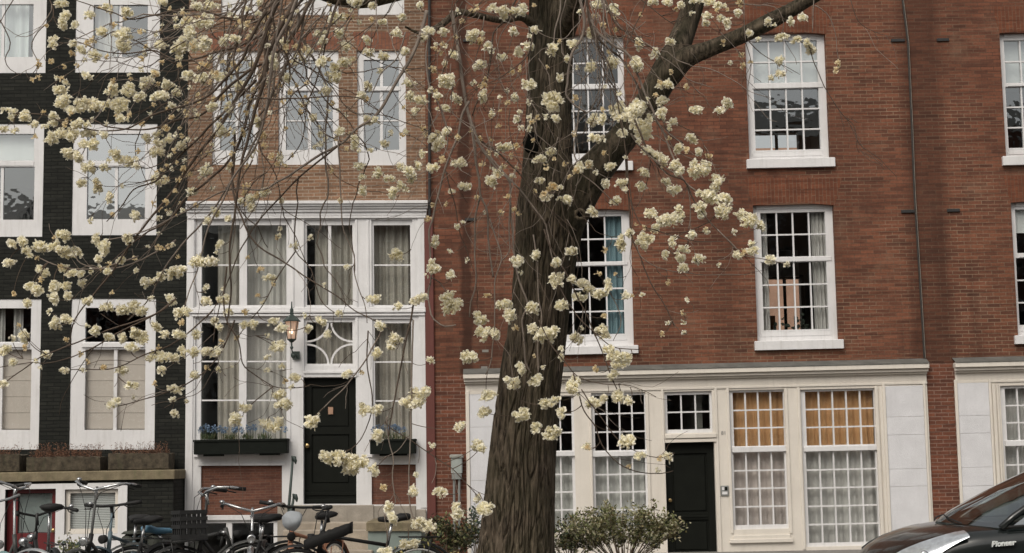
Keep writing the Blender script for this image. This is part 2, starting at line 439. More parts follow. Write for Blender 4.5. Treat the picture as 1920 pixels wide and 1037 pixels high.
# ============================================================ HOUSE 1: black house, left
xl, xr1 = P(-420, 500, YF).x, P(349, 640, YF).x
H1 = thing('canal_house', ((xl+xr1)/2, YF, 0), 'black painted brick house with broad white window frames, leftmost in the row', 'house')
f1 = Fac(-.016, xr1, H1); ZT = 12.6
B1, Yd = [], None
H1OUT = [(-74,-60,87,137),(142,-60,300,136),(-76,232,81,444),(136,232,294,441),(-80,561,75,843),(132,560,291,843)]
wall = MB(); wall.slab(xl, xr1, .0, ZT, [f1.rect(o) for o in H1OUT], YF, .28)
f1.build(wall, 'wall', BR_K)
def w1(out, panes, **k):
    return window(f1, out, panes, rec=.012, mat=WHITE, fthick=.06, **k)
dx = -218
fr, h = w1(H1OUT[0], [(-52,8,62,107,2,1,.05),(-52,-50,62,-4,1,1)], glass=GLASSU)
curtain(f1, f1.pt(-50,50)[0], f1.pt(48,50)[0], h[0][2], h[0][3]+.6, YF+.2, cloth('pale_curtain', (.74,.78,.78), .15), fr, seed=1, wl=.2)
fr, h = w1(H1OUT[1], [(175,9,277,107,2,1,.055),(175,-50,277,-3,1,1)], glass=GLASSU)
curtain(f1, f1.pt(172,50)[0], f1.pt(215,50)[0], h[0][2], h[0][3]+.6, YF+.2, SHEER, fr, seed=2, wl=.16)
fr, h = w1(H1OUT[2], [(-58,251,64,301,1,1),(-58,313,64,412,2,1,.05)], rails=[(-58,303,64,311,.012)], glass=GLASSU)
curtain(f1, h[0][0], h[0][1], h[0][2]+.02, h[0][3], YF+.16, BLINDW, fr, 'blind', amp=.004, wl=.4, seed=21)
fr, h = w1(H1OUT[3], [(163,251,272,301,1,1),(163,313,272,411,2,1,.05)], rails=[(163,303,272,311,.012)], glass=glass_mat('skyward_glass', .38))
for k, o in ((4, 0), (5, 1)):
    fr, h = w1(H1OUT[k], [(-57,578,58,641,1,1),(-57,655,58,806,2,1,.055)] if k == 4 else [(160,577,273,641,1,1),(159,655,272,806,2,1,.055)],
               rails=[(H1OUT[k][0]+22, 643, H1OUT[k][2]-20, 651, .03)], glass=GLASS)
    a, b, c, d = h[1]; mb = MB(); nf = 5
    for i in range(nf):
        z0, z1 = c+.01+(d-c)*i/nf, c+.01+(d-c)*(i+1)/nf
        y = YF+.115
        mb.add([(a-.02,y,z0+.012),(b+.02,y,z0+.012),(b+.02,y+.004,z1),(a-.02,y+.004,z1)], [(0,1,2,3)])
        mb.add([(a-.02,y+.012,z0-.012),(b+.02,y+.012,z0-.012),(b+.02,y,z0+.012),(a-.02,y,z0+.012)], [(0,1,2,3)])
    f1.build(mb, 'roman_blind', BLIND, fr)
    if k == 4:
        for q_ in range(3):
            xx = f1.pt(-50+q_*34, 600)[0]; curtain(f1, xx, xx+.16, h[0][2], h[0][3], YF+.2, SHEER, fr, seed=30+q_, wl=.07)
# basement block standing forward under the mossy ledge
YB = 24.72
xb1 = P(325, 950, YB).x
zl1 = P(200, 900, YB).z; zl0 = P(200, 882.5, YB).z
bh = [(P(70,950,YB).x, P(117,950,YB).x), (P(-60,950,YB).x, P(99.5,950,YB).x)]
base = MB()
doorr = (P(10,960,YB).x, P(105,960,YB).x, .02, P(60,917,YB).z)
winr = (P(122,950,YB).x, P(222,950,YB).x, P(170,1001,YB).z, P(170,917,YB).z)
base.slab(xl, xb1, 0, zl1-.002, [doorr, winr], YB, .2)
base.box(xb1-.2, xb1-.001, YB+.02, YF-.003, 0, zl1-.003)
f0 = Fac(0, 0, H1)
f0.build(base, 'basement_wall', BR_K)
lg = MB(); lg.bbox(xl-.02, xb1+.03, YB-.06, YF-.004, zl1, zl0, .015); f0.build(lg, 'ledge', STONEG)
gr = MB(); gr.box(xl, xb1, YB+.75, YF-.3, -.3, -.2)
wf = MB(); wx0, wx1 = P(-100,950,YB).x, P(239,950,YB).x; ztf = P(150,906,YB).z
wf.slab(wx0, wx1, .02, ztf, [doorr, winr], YB-.03, .028); wfo = f0.build(wf, 'basement_frame', WHITE)
ws = MB(); ws.slab(winr[0], winr[1], winr[2], winr[3], [(winr[0]+.07, winr[1]-.06, winr[2]+.08, winr[3]-.06)], YB+.03, .05)
wso = f0.build(ws, 'window', CREAM)
g = MB(); g.add([(winr[0],YB+.065,winr[2]),(winr[1],YB+.065,winr[2]),(winr[1],YB+.065,winr[3]),(winr[0],YB+.065,winr[3])], [(0,1,2,3)]); f0.build(g, 'pane', GLASS, wso)
vb = MB(); z = winr[2]
while z < winr[3]:
    vb.add([(winr[0],YB+.12,z),(winr[1],YB+.12,z),(winr[1],YB+.112,z+.022),(winr[0],YB+.112,z+.022)], [(0,1,2,3)]); z += .027
f0.build(vb, 'venetian_blind', plain('blind_slat', (.80,.82,.82), .6, .03, 3), wso)
RED = plain('red_door_paint', (.13,.018,.020), .4, .15, 3)
dr = MB(); gx0, gx1, gz0, gz1 = doorr[0]+.16, P(94,960,YB).x, P(60,1000,YB).z, P(60,925,YB).z
dr.slab(doorr[0], doorr[1], doorr[2], doorr[3], [(gx0, gx1, gz0, gz1)], YB+.10, .05)
dro = f0.build(dr, 'door', RED)
g = MB(); g.add([(gx0,YB+.135,gz0),(gx1,YB+.135,gz0),(gx1,YB+.135,gz1),(gx0,YB+.135,gz1)], [(0,1,2,3)]); f0.build(g, 'pane', glass_mat('frosted_glass', .2, (.5,.54,.53)), dro)
mb = MB(); mb.box(gx0+.01, gx1-.01, YB+.16, YB+.17, gz0+.01, gz1-.01); f0.build(mb, 'pane_backing', MATS['blind_slat'], dro)  # white plane added behind the pane so the frosted glass looks pale
mb = MB(); mb.lathe((P(98,995,YB).x, YB+.095, P(98,995,YB).z), [(.012,0),(.012,.03),(.03,.04),(.03,.06),(.01,.07)], 10, (0,-1,0)); f0.build(mb, 'handle', plain('brass', (.35,.25,.12), .3, .1, 5, metal=.8), dro)
def shell(root, x0, x1, ztop, floors, dep=7.5, backholes=()):
    mb = MB(); y0 = YF+.30
    mb.slab(x0+.05, x1-.05, -.1, ztop-.05, list(backholes), YF+dep-.2, .2, back=True)
    mb.box(x0+.02, x0+.22, y0, YF+dep-.21, -.1, ztop-.05); mb.box(x1-.22, x1-.02, y0, YF+dep-.21, -.1, ztop-.05)
    o = mb.build('inner_wall', DARKI, root)
    mb = MB()
    for z in floors: mb.box(x0+.23, x1-.23, y0-.01, YF+dep-.21, z-.14, z+.14)
    mb.build('floor', DARKI2, root)
    mb = MB(); mb.box(x0-.02, x1+.02, YF-.02, YF+dep+.1, ztop, ztop+.2)
    mb.box(x0-.01, x1+.01, YF-.28, YF-.021, ztop-.35, ztop+.25)
    mb.build('roof', LEAD, root)
shell(H1, xl, xr1-.02, ZT, [P(200,520,YF).z, P(200,190,YF).z, P(200,870,YF).z, P(200,-90,YF).z])

# ============================================================ HOUSE 2: brown brick with white timber front
xr2 = P(802, 640, YF).x
H2 = thing('canal_house', ((xr1+xr2)/2, YF, 0), 'brown brick house with a tall white timber shopfront and a black door up a stoop', 'house')
f2 = Fac(-.013, xr1, H2); ZT2 = 13.0
up = [(398,95,484,309),(522,95,635,309),(670,95,761,310)]
up0 = [(415,-180,484,29),(549,-180,634,29),(670,-180,757,29)]
zc0 = f2.pt(575,404)[1]
wall = MB(); wall.slab(xr1+.002, xr2, zc0, ZT2, [f2.rect(o) for o in up+up0], YF, .28)
f2.build(wall, 'wall', BR_2)
pan = [[(413,112,475,162,2,1,.05),(413,171,475,282,2,2,.05)], [(536,112,624,162,2,1,.055),(536,171,624,281,2,2,.055)], [(682,112,748,162,2,1,.05),(682,171,748,281,2,2,.05)]]
G2 = glass_mat('blue_reflecting_glass', .26)
for o, p in zip(up, pan):
    fr, h = window(f2, o, p, rec=.04, glass=G2, rails=[(o[0]+12,163,o[2]-10,170,.012)])
for o in up0:
    window(f2, o, [(o[0]+11,-150,o[2]-10,-6,2,1,.05)], rec=.04, glass=G2, rails=[(o[0]+2,8,o[2]-2,28,.012)])
for (a, b) in ((398,484),(522,635),(670,761)):
    arch(f2, a, b, 92, 60, BR_2D, 9, 2)
# timber front
cor = MB()
for (ya, yb, pr) in ((376,381.5,.17),(381.5,386,.14),(386,391,.105),(391,397,.075),(397,404.5,.045)):
    a, b, c, d = f2.rect((350 if pr < .1 else 348, ya, 800 if pr < .1 else 802, yb), YF-pr); cor.bbox(a, b, YF-pr, YF+.05, c, d-.001, .006)
f2.build(cor, 'cornice', WHITE)
zb = .25
tf = MB()
R = lambda x0,y0,x1,y1: f2.rect((x0,y0,x1,y1))
openings = [(366,412,547,576),(571,412,666,576),(697,412,774,576),(366,594,540,829),(571,597,666,686),(699,598,776,829),(569,708,668,945),(377,873,529,966),(697,871,780,946)]
x0_, x1_ = xr1+.003, P(799.5, 640, YF).x
tf.slab(x0_, x1_, f2.pt(450,977)[1], zc0-.001, [R(*o) for o in openings], YF-.02, .12)
pl_ = MB()
front = f2.build(tf, 'shopfront', WHITE)
mo = MB()
for (xa, ya, xb, yb, pr) in ((352,577,798,582,.03),(352,582,798,586,.05),(360,589,797,592,.04),(352,405,798,409,.035),(363,852,531,857,.03),(689,852,780,857,.03),(371,868,534,873,.02),
                             (352,405,362,976,.018),(786,409,798,952,.018),(547,412,551,576,.015),(566,412,570,705,.014),(667,412,671,705,.014),(688,412,692,576,.014),(541,594,545,829,.014),
                             (569,696,668,700,.04),(569,700,668,707,.02),(352,966,531,975,.03)):
    a, b, c, d = f2.rect((xa, ya, xb, yb), YF-.02-pr); mo.bbox(a, b, YF-.02-pr, YF-.021, c, d, .004)
f2.build(mo, 'moulding', WHITE, front)
wins2 = [((366,412,547,576), [(378,422,449,572,1,2),(463,422,537,572,1,2)]),
         ((571,412,666,576), [(575,422,661,572,2,2,.05)]),
         ((697,412,774,576), [(701,422,769.5,572,1,2)]),
         ((366,594,540,829), [(377,605,448,824,1,3),(462,605,537,824,1,3)]),
         ((699,598,776,829), [(703,606,772,825,1,3)])]
for n_, (o, p) in enumerate(wins2):
    fr, h = window(f2, o, p, rec=.02, glass=glass_mat('timber_front_glass%d' % n_, .13) if n_ < 3 else GLASS)
    for m_, (a, b, c, d) in enumerate(h):
        if n_ in (0, 3) and m_ == 0: curtain(f2, a+(b-a)*.36, b+.05, c-.1, d+.1, YF+.26, LINEN, fr, seed=n_*5+m_)
        elif n_ == 1: curtain(f2, a+(b-a)*.14, b+.05, c-.1, d+.1, YF+.26, LINEN, fr, seed=n_*5+m_)
        elif n_ in (2, 4): curtain(f2, a-.02, b+.03, c-.1, d+.1, YF+.28, LINEN, fr, seed=n_*5+m_, amp=.035)
        else: curtain(f2, a-.05, b+.03, c-.1, d+.1, YF+.26, cloth('light_linen_curtain', (.58,.55,.52), .1) if m_ else LINEN, fr, seed=n_*5+m_, amp=.02)
# fanlight with a four-pointed star of glazing bars
fr, h = window(f2, (571,597,666,686), [(575,604,661,682,1,1)], rec=.02, name='fanlight')
a, b, c, d = h[0]; st = MB(); cx, cz = (a+b)/2, (c+d)/2; rx, rz = (b-a)/2, (d-c)/2
for sx_, sz_ in ((-1,-1),(1,-1),(1,1),(-1,1)):
    pts = []
    for i in range(13):
        an = math.pi/2*i/12
        pts.append((cx+sx_*rx*(1-math.sin(an)*.93), YF+.05, cz+sz_*rz*(1-math.cos(an)*.93)))
    for i in range(12):
        p, q_ = Vector(pts[i]), Vector(pts[i+1]); t = (q_-p).normalized(); nn = Vector((-t.z, 0, t.x))*.016
        st.add([p-nn+Vector((0,-.015,0)), q_-nn+Vector((0,-.015,0)), q_+nn+Vector((0,-.015,0)), p+nn+Vector((0,-.015,0)),
                p-nn+Vector((0,.02,0)), q_-nn+Vector((0,.02,0)), q_+nn+Vector((0,.02,0)), p+nn+Vector((0,.02,0))],
               [(0,1,2,3),(0,4,5,1),(3,2,6,7),(0,3,7,4),(1,5,6,2)])
f2.build(st, 'star_tracery', WHITE, fr)
curtain(f2, a+.12, b+.05, c-.1, d+.1, YF+.26, LINEN, fr, seed=77)
# door
a, b, c, d = R(569,708,668,945)
dm = MB(); pw = (b-a)
ph = [(a+.12, b-.12, c+1.25, d-.15), (a+.12, b-.12, c+.33, c+1.13)]
dm.slab(a, b, c, d, ph, YF+.10, .03)
for h_ in ph: dm.bbox(h_[0]+.02, h_[1]-.02, YF+.115, YF+.135, h_[2]+.02, h_[3]-.02, .006); dm.box(h_[0]-.001, h_[1]+.001, YF+.13, YF+.14, h_[2], h_[3])
dm.bbox(a+.01, b-.01, YF+.075, YF+.0995, c+.02, c+.08, .008); dm.bbox(a+.01, b-.01, YF+.08, YF+.0995, c+.14, c+.2, .008)
door = f2.build(dm, 'door', BLACKP)
BRASS = MATS['brass']
pm = MB(); x_, z_ = f2.pt(620,770, YF+.1); pm.bbox(x_-.042, x_+.042, YF+.09, YF+.0995, z_-.06, z_+.06, .004); f2.build(pm, 'door_plate', plain('worn_brass_plate', (.42,.26,.18), .5, .2, 20, metal=.3), door)
pm = MB(); x_, z_ = f2.pt(577,836, YF+.1); pm.lathe((x_, YF+.1, z_), [(.015,0),(.015,.04),(.035,.05),(.035,.07),(.01,.08)], 12, (0,-1,0)); f2.build(pm, 'handle', BRASS, door)
pm = MB(); x_, z_ = f2.pt(612,853, YF+.1); pm.bbox(x_-.14, x_+.14, YF+.085, YF+.0995, z_-.02, z_+.02, .004); f2.build(pm, 'letter_slot', plain('dark_brass', (.12,.11,.09), .4, .2, 9, metal=.6), door)
# brick panels, basement windows, stone base
for o in ((377,873,529,966),(697,871,780,946)):
    a, b, c, d = R(*o); m_ = MB(); m_.add([(a,YF+.03,c),(b,YF+.03,c),(b,YF+.03,d),(a,YF+.03,d)], [(0,1,2,3)]); f2.build(m_, 'brick_panel', BR_L)
a, b = x0_, P(520, 1000, YF).x; d = f2.pt(450,977)[1]-.002
bm = MB(); bh_ = [(P(345,1000,YF).x+.05, P(424,1000,YF).x, .1, d-.03), (P(435,1000,YF).x, P(513,1000,YF).x, .1, d-.03)]
bm.slab(a, b, 0, d, bh_, YF, .1); bo = f2.build(bm, 'basement_frame', WHITE)
g = MB()
for h_ in bh_: g.add([(h_[0],YF+.08,h_[2]),(h_[1],YF+.08,h_[2]),(h_[1],YF+.08,h_[3]),(h_[0],YF+.08,h_[3])], [(0,1,2,3)])
f2.build(g, 'pane', GLASSD, bo)
sb = MB()
sb.bbox(P(521,1000,YF).x, P(702,1000,YF).x, YF-.06, YF+.2, -.02, f2.pt(600,947)[1], .012)
sb.bbox(P(700,1000,YF).x+.003, P(781,1000,YF).x, YF-.04, YF+.2, -.02, f2.pt(740,948)[1], .012)
sb.bbox(P(781,1000,YF).x+.003, P(800,1000,YF).x, YF-.08, YF+.2, -.02, f2.pt(790,955)[1], .012)
f2.build(sb, 'stone_base', STONE)
sp = MB()
for i, (ys, pr, xa, xb) in enumerate(((976,.45,536,698),(990,.75,530,698),(1008,1.05,526,698),(1028,1.35,520,698))):
    zt = P(620, ys, YF-pr).z; sp.bbox(P(xa,1000,YF-pr).x, P(xb,1000,YF-pr).x, YF-pr, YF-.045 if i == 0 else YF-pr+.33, 0.05, zt, .015)
f2.build(sp, 'stoop', plain('sand_stone', (.36,.31,.25), .85, .2, 5, bump=.4, streak=.4))
sw = MB(); YS = YF-1.2
sw.box(P(690,1000,YS).x, P(790,1000,YS).x, YS, YF-.09, 0, P(740,990,YS).z-.001)
f2.build(sw, 'stoop_wall', TEALW)
sc = MB(); sc.bbox(P(687,1000,YS).x, P(792,1000,YS).x, YS-.04, YF-.10, P(740,990,YS).z, P(740,971,YS).z, .03); f2.build(sc, 'stoop_coping', STONEG)
shell(H2, xr1, xr2, ZT2, [P(580,345,YF).z, P(580,60,YF).z, P(580,590,YF).z, P(580,955,YF).z-.1], dep=6.5)
# downpipes on the party line
dp = MB(); dp.tube([P(805,-60,YF-.06), P(805,60,YF-.06), P(805.5,404,YF-.06)], .024, 8)
dp.build('drainpipe', IRON, H2)

# ============================================================ HOUSE 3: long red brick house
xe = P(2450, 520, YF).x
H3 = thing('canal_house', ((xr2+xe)/2, YF, 0), 'long red brick house with cream ground floor and white sash windows on the right', 'house')
f3 = Fac(.006, P(1300,690,YF).x, H3); ZT3 = 13.4
C1r1, C1r2 = (1008,66,1172,306), (1030,393,1186,652)
C2r1, C2r2 = (1401,62,1552,299), (1416,383,1568,640)
C3r1, C3r2 = (1880,60,2050,291), (1902,377,2070,628)
zp = f3.pt(1300,691)[1]
ups = [C1r1, C1r2, C2r1, C2r2, C3r1, C3r2]
wall = MB(); wall.slab(xr2+.003, xe, zp-.005, ZT3, [f3.rect(o) for o in ups], YF, .3)
f3.build(wall, 'wall', BR_B)
GL_PALE = glass_mat('pale_sky_glass', .22)
def sash(out, up_, lo_, sill, top=None, bot=None, arch_=True, gl=GLASS, glu=None):
    fr, h = window(f3, out, [up_, lo_], rec=.11, sill=sill, glass=gl, rails=[(out[0]+9, up_[3]+1, out[2]-9, lo_[1]-1, .012), (out[0]+1, out[1]+1, out[2]-1, out[1]+8, .02), (out[0]+10, lo_[3]+3, out[2]-10, lo_[3]+12, .006)])
    return fr, h
fr, h = sash(C2r1, (1412,76,1533,155,4,2), (1415,166,1537,281,4,3), (1400,297,1566,314), gl=GL_PALE)
curtain(f3, h[0][0]-.05, h[0][1]+.05, h[0][2]+.01, h[0][3]+.1, YF+.3, BLINDW, fr, 'blind', amp=.003, wl=.5, seed=50)
fr, h = sash(C2r2, (1427,398,1548,481,4,2), (1430,491,1552,618,4,3), (1415,638,1582,655))
for (xa, xb, sg) in ((h[1][0]-.05, h[1][0]+.13, 1), (h[1][1]-.20, h[1][1]+.05, 2)):
    curtain(f3, xa, xb, h[1][2]-.1, h[0][3]+.1, YF+.26, SHEER, fr, seed=50+sg, wl=.07)
fr, h = sash(C1r1, (1018,79,1158,158,5,2), (1020,168,1160,288,5,3), (1005,304,1187,321))
fr, h = sash(C1r2, (1040,406,1166,491,4,2), (1042,499,1170,627,4,3), (1018,649,1197,664), gl=GLASSD)
curtain(f3, h[1][1]-.30, h[1][1]+.06, h[1][2]-.1, h[0][3]+.1, YF+.24, BLUEC, fr, seed=60, wl=.09)
fr, h = sash(C3r1, (1884,74,2036,154,5,2), (1888,161,2040,276,5,3), (1880,291,2062,308), gl=GL_PALE)
curtain(f3, h[0][0]-.05, h[0][1]+.05, h[0][2]+.01, h[0][3]+.1, YF+.3, BLINDW, fr, 'blind', amp=.003, wl=.5, seed=51)
fr, h = sash(C3r2, (1905,391,2050,473,1,1), (1908,482,2055,608,5,3), (1903,627,2084,643))
curtain(f3, h[0][0]-.05, h[0][1]+.05, h[0][2]+.35, h[0][3]+.1, YF+.22, BLINDW, fr, 'blind', amp=.003, wl=.5, seed=52)
for (a, b, yl, yh) in ((1010,1170,64,14),(1024,1182,391,340),(1399,1549,60,12),(1411,1565,381,334),(1874,2044,58,12),(1895,2068,376,330)):
    arch(f3, a, b, yl, yh, BR_V, 14, 4)
# brick apron lines under the two middle sills
# wall anchors
for (xa, xb, y) in ((1671,1697,75),(1757,1780,74),(1690,1715,396),(1776,1800,394),(872,893,411),(868,884,75)):
    m_ = MB(); a, b, c, d = f3.rect((xa, y-2.6, xb, y+2.6), YF-.03); m_.bbox(a, b, YF-.03, YF-.002, c, d, .006); f3.build(m_, 'wall_anchor', IRON)
for (x_, y_) in ((910,658),(908,689)):
    m_ = MB(); a, b, c, d = f3.rect((x_-6, y_-2.3, x_+6, y_+2.3)); m_.box(a, b, YF-.004, YF-.001, c, d); f3.build(m_, 'vent_slot', DARKI)
# ground floor
def ground_floor(x0p, x1p, holes, name):
    xa, xb = P(x0p, 860, YF).x, P(x1p, 860, YF).x; mb = MB()
    mb.slab(xa, xb, .02, zp-.006, [f3.rect(h_) for h_ in holes], YF-.05, .15)
    o = f3.build(mb, name, CREAM)
    m2 = MB(); ym = 691
    def zz(y): return f3.pt(1300, y)[1]
    m2.bbox(xa-.03, xb+.02, YF-.20, YF-.052, zz(701), zz(692), .012)
    m2.bbox(xa-.02, xb+.015, YF-.15, YF-.0525, zz(707), zz(701)-.001, .01)
    m2.bbox(xa-.01, xb+.005, YF-.10, YF-.053, zz(711), zz(707)-.001, .008)
    m2.bbox(xa-.003, xb+.003, YF-.068, YF-.0535, zz(730), zz(726), .004)
    f3.build(m2, 'cornice', CREAM, o)
    m3 = MB(); m3.add([(xa-.03,YF-.21,zz(692)+.002),(xb+.02,YF-.21,zz(692)+.002),(xb+.02,YF-.001,zz(682)),(xa-.03,YF-.001,zz(682)),
                       (xa-.03,YF-.21,zz(692)-.006),(xb+.02,YF-.21,zz(692)-.006)], [(0,1,2,3),(4,5,1,0)]); f3.build(m3, 'lead_flashing', LEAD, o)
    return o, xa, xb
gf_h = [(1026,742,1078,995),(1111,736,1213,995),(1246,734,1335,812),(1249,829,1342,1052),(1370,731,1474,992),(1505,729,1645,1024)]
gfo, gxa, gxb = ground_floor(874.5, 1743, gf_h, 'ground_floor_front')
gfo2, hxa, hxb = ground_floor(1797.5, 2300, [(1881,722,2010,1020)], 'ground_floor_front')
pw = MB(); pw.slab(xr2+.003, gxa-.001, 0, zp-.006, [], YF-.004, .05); f3.build(pw, 'pier', BR_P)
pw = MB(); pw.slab(gxb+.001, hxa-.001, 0, zp-.006, [], YF-.02, .05); f3.build(pw, 'pier', BR_P)
mr = MB(); a, b = P(799.5,860,YF).x+.004, P(817,860,YF).x; mr.bbox(a, b, YF-.05, YF-.005, P(808,975,YF).z, P(808,405,YF).z, .012); mr.build('corner_strip', MAROON, H3)
# white plastered panels
def panel(x0p, x1p, y0p, y1p, joints):
    m_ = MB(); a, b, c, d = f3.rect((x0p, y0p, x1p, y1p), YF-.07)
    zs = [d] + [f3.pt((x0p+x1p)/2, j, YF-.07)[1] for j in joints] + [c]
    for i in range(len(zs)-1): m_.bbox(a, b, YF-.066, YF-.0515, zs[i+1]+.0025, zs[i]-.0025, .003)
    f3.build(m_, 'plaster_panel', PLAST, gfo)
    m_ = MB()
    m_.bbox(a-.05, a-.003, YF-.085, YF-.0517, c, d+.05, .006); f3.build(m_, 'trim', CREAM, gfo)
    m_ = MB(); m_.bbox(b+.003, b+.04, YF-.08, YF-.0518, c, d+.05, .006); f3.build(m_, 'trim', CREAM, gfo)
panel(1667, 1738, 723, 1045, (781,815,879,912,1000))
panel(1803, 1862, 717, 1045, (779,812,876,911,1000))
panel(882, 985, 738, 1045, (800,836,900,934,1000))
# door trims and window surrounds
for (xa, ya, xb, yb, pr) in ((1244,726,1248,1045,.02),(1344,726,1349,1045,.02),(1366,728,1371,1000,.02),(1476,728,1481,1000,.02),(1500,726,1505,1030,.02),(1646,724,1652,1030,.03),(1655,724,1661,1045,.02),
                             (1107,738,1111,1000,.02),(1214,736,1219,1000,.02),(1375,1003,1482,1010,.03),(1368,1010,1487,1017,.05),(1868,720,1874,1040,.03),(1876,720,1880,1040,.02)):
    a, b, c, d = f3.rect((xa, ya, xb, yb), YF-.06); sur = MB(); sur.bbox(a, b, YF-.05-pr, YF-.051, c, d, .005); f3.build(sur, 'trim', CREAM, gfo)
def gwin(out, up_, lo_, cur_up, cur_lo, seed, rail):
    fr, h = window(f3, out, [up_, lo_], rec=-.0, fthick=.07, mat=WHITE, glass=GLASSD if cur_up is None else GLASS, rails=[rail])
    if cur_up: curtain(f3, h[0][0]-.02, h[0][1]+.02, h[0][2]-.02, h[0][3]+.05, YF+.20, cur_up, fr, seed=seed, amp=.02)
    if cur_lo: curtain(f3, h[1][0]-.03, h[1][1]+.03, h[1][2]-.02, h[1][3]+.06, YF+.16, cur_lo, fr, seed=seed+1, amp=.018, wl=.13)
    return fr, h
gwin(gf_h[0], (1029,744,1072,845,2,3), (1031,856,1074,990,2,4), None, SHEER, 80, (1028,846,1079,855,.04))
gwin(gf_h[1], (1115,741,1209,844,4,3), (1117,856,1211,990,4,4), None, SHEER, 82, (1109,846,1216,855,.04))
gwin(gf_h[4], (1375,735,1470,836,4,3), (1377,848,1473,984,4,4), ORANGE, cloth('pink_sheer_curtain', (.63,.55,.52), .1), 84, (1372,837,1478,847,.04))
gwin(gf_h[5], (1511,733,1640,834,5,3), (1514,846,1645,1017,5,5), ORANGE, cloth('grey_sheer_curtain', (.60,.58,.56), .1), 86, (1507,836,1650,845,.04))
fr, h = window(f3, (1881,722,2010,1020), [(1886,727,2005,824,5,3),(1889,836,2008,1010,5,5)], rec=-.0, rails=[(1884,825,2010,835,.04)])
for i in (0, 1): curtain(f3, h[i][0]-.02, h[i][1]+.02, h[i][2]-.02, h[i][3]+.05, YF+.2, MATS['grey_sheer_curtain'], fr, seed=90+i, amp=.018)
fr, h = window(f3, gf_h[2], [(1251,740,1331,805,3,2)], rec=-.0, name='fanlight', glass=GLASSD)
a, b, c, d = f3.rect(gf_h[3], YF+.04); dm = MB()
ph = [(a+.10, b-.12, c+.78, d-.18), (a+.10, b-.12, c+.16, c+.66)]
dm.slab(a-.02, b+.02, .04, d+.02, ph, YF+.06, .03)
for h_ in ph: dm.bbox(h_[0]+.03, h_[1]-.03, YF+.07, YF+.10, h_[2]+.03, h_[3]-.03, .012); dm.box(h_[0]-.001, h_[1]+.001, YF+.088, YF+.1, h_[2]-.001, h_[3]+.001)
dm.bbox(a+.08, b-.14, YF+.045, YF+.0595, c+.70, c+.73, .005)
door3 = f3.build(dm, 'door', BLACKP)
pm = MB(); x_, z_ = f3.pt(1256,938, YF+.05); pm.lathe((x_, YF+.06, z_), [(.012,0),(.012,.04),(.028,.05),(.03,.07),(.01,.085)], 12, (0,-1,0)); f3.build(pm, 'handle', BRASS, door3)
dmx = MB(); a, b, c, d = f3.rect((1247,813,1344,829), YF-.07); dmx.bbox(a, b, YF-.075, YF-.051, c, c+(d-c)*.35, .005); dmx.bbox(a, b, YF-.09, YF-.0515, c+(d-c)*.5, d, .008); f3.build(dmx, 'door_head', CREAM, gfo)
# intercom and house number
x_, z_ = f3.pt(1359, 920, YF-.07); ic = MB(); ic.bbox(x_-.065, x_+.065, YF-.075, YF-.0508, z_-.08, z_+.08, .008)
ico = f3.build(ic, 'intercom', plain('steel_plate', (.30,.31,.30), .4, .1, 9, metal=.5))
ic = MB(); ic.bbox(x_+.002, x_+.042, YF-.082, YF-.0755, z_+.005, z_+.06, .004); f3.build(ic, 'camera_window', BLACKP, ico)
ic = MB(); ic.bbox(x_-.045, x_-.01, YF-.082, YF-.0755, z_+.01, z_+.06, .003); ic.bbox(x_-.045, x_+.042, YF-.080, YF-.0756, z_-.06, z_-.015, .004); f3.build(ic, 'name_plate', WHITE, ico)
def text_mesh(body, size, mat, mtx, name, parent, ext=.002, shear=0, bold=False):
    cu = bpy.data.curves.new('t', 'FONT'); cu.body = body; cu.size = size; cu.extrude = ext; cu.align_x = 'CENTER'; cu.align_y = 'CENTER'; cu.shear = shear
    if bold: cu.offset = size*.025
    t = bpy.data.objects.new('t', cu); scene.collection.objects.link(t)
    bpy.context.view_layer.update()
    me = bpy.data.meshes.new_from_object(t.evaluated_get(bpy.context.evaluated_depsgraph_get()))
    bpy.data.objects.remove(t); me.transform(mtx); me.materials.clear(); me.materials.append(mat)
    o = bpy.data.objects.new(name, me); scene.collection.objects.link(o)
    if parent: attach(o, parent)
    return o
x_, z_ = f3.pt(1357, 812, YF-.07); z_ += f3.k*(x_-f3.xr)
text_mesh('81', .085, plain('grey_number', (.24,.23,.22), .6, .1, 5), Matrix.Translation((x_, YF-.054, z_)) @ Matrix.Rotation(math.pi/2, 4, 'X'), 'house_number', H3)
# drainpipe down the wall; its highlight is a pale tube added beside it
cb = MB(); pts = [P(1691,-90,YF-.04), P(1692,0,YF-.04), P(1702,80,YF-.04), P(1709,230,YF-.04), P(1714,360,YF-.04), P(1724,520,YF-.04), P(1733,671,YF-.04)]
cb.tube(pts, .014, 8); cb.build('drainpipe', plain('dark_pipe', (.035,.03,.026), .6, .3, 12), H3)
cb = MB(); cb.tube([p+Vector((.020,0,0)) for p in pts], .005, 6); cb.build('pipe_highlight', plain('pale_highlight', (.25,.23,.20), .6, .3, 20), H3)
bh3 = [(P(1414,265,YF+5).x, P(1497,265,YF+5).x, P(1455,300,YF+5).z, P(1455,250,YF+5).z), (P(1441,560,YF+5).x, P(1502,560,YF+5).x, P(1470,622,YF+5).z, P(1470,522,YF+5).z)]
shell(H3, xr2, xe, ZT3, [P(1300,350,YF).z, P(1300,20,YF).z-.2, P(1300,672,YF).z], dep=5.2, backholes=bh3)
for bx in bh3:
    m_ = MB(); xm = (bx[0]+bx[1])/2
    m_.slab(bx[0]-.06, bx[1]+.06, bx[2]-.06, bx[3]+.06, [(bx[0], xm-.03, bx[2], bx[3]), (xm+.03, bx[1], bx[2], bx[3])], YF+4.97, .03)
    m_.build('back_window', BLACKW, H3)
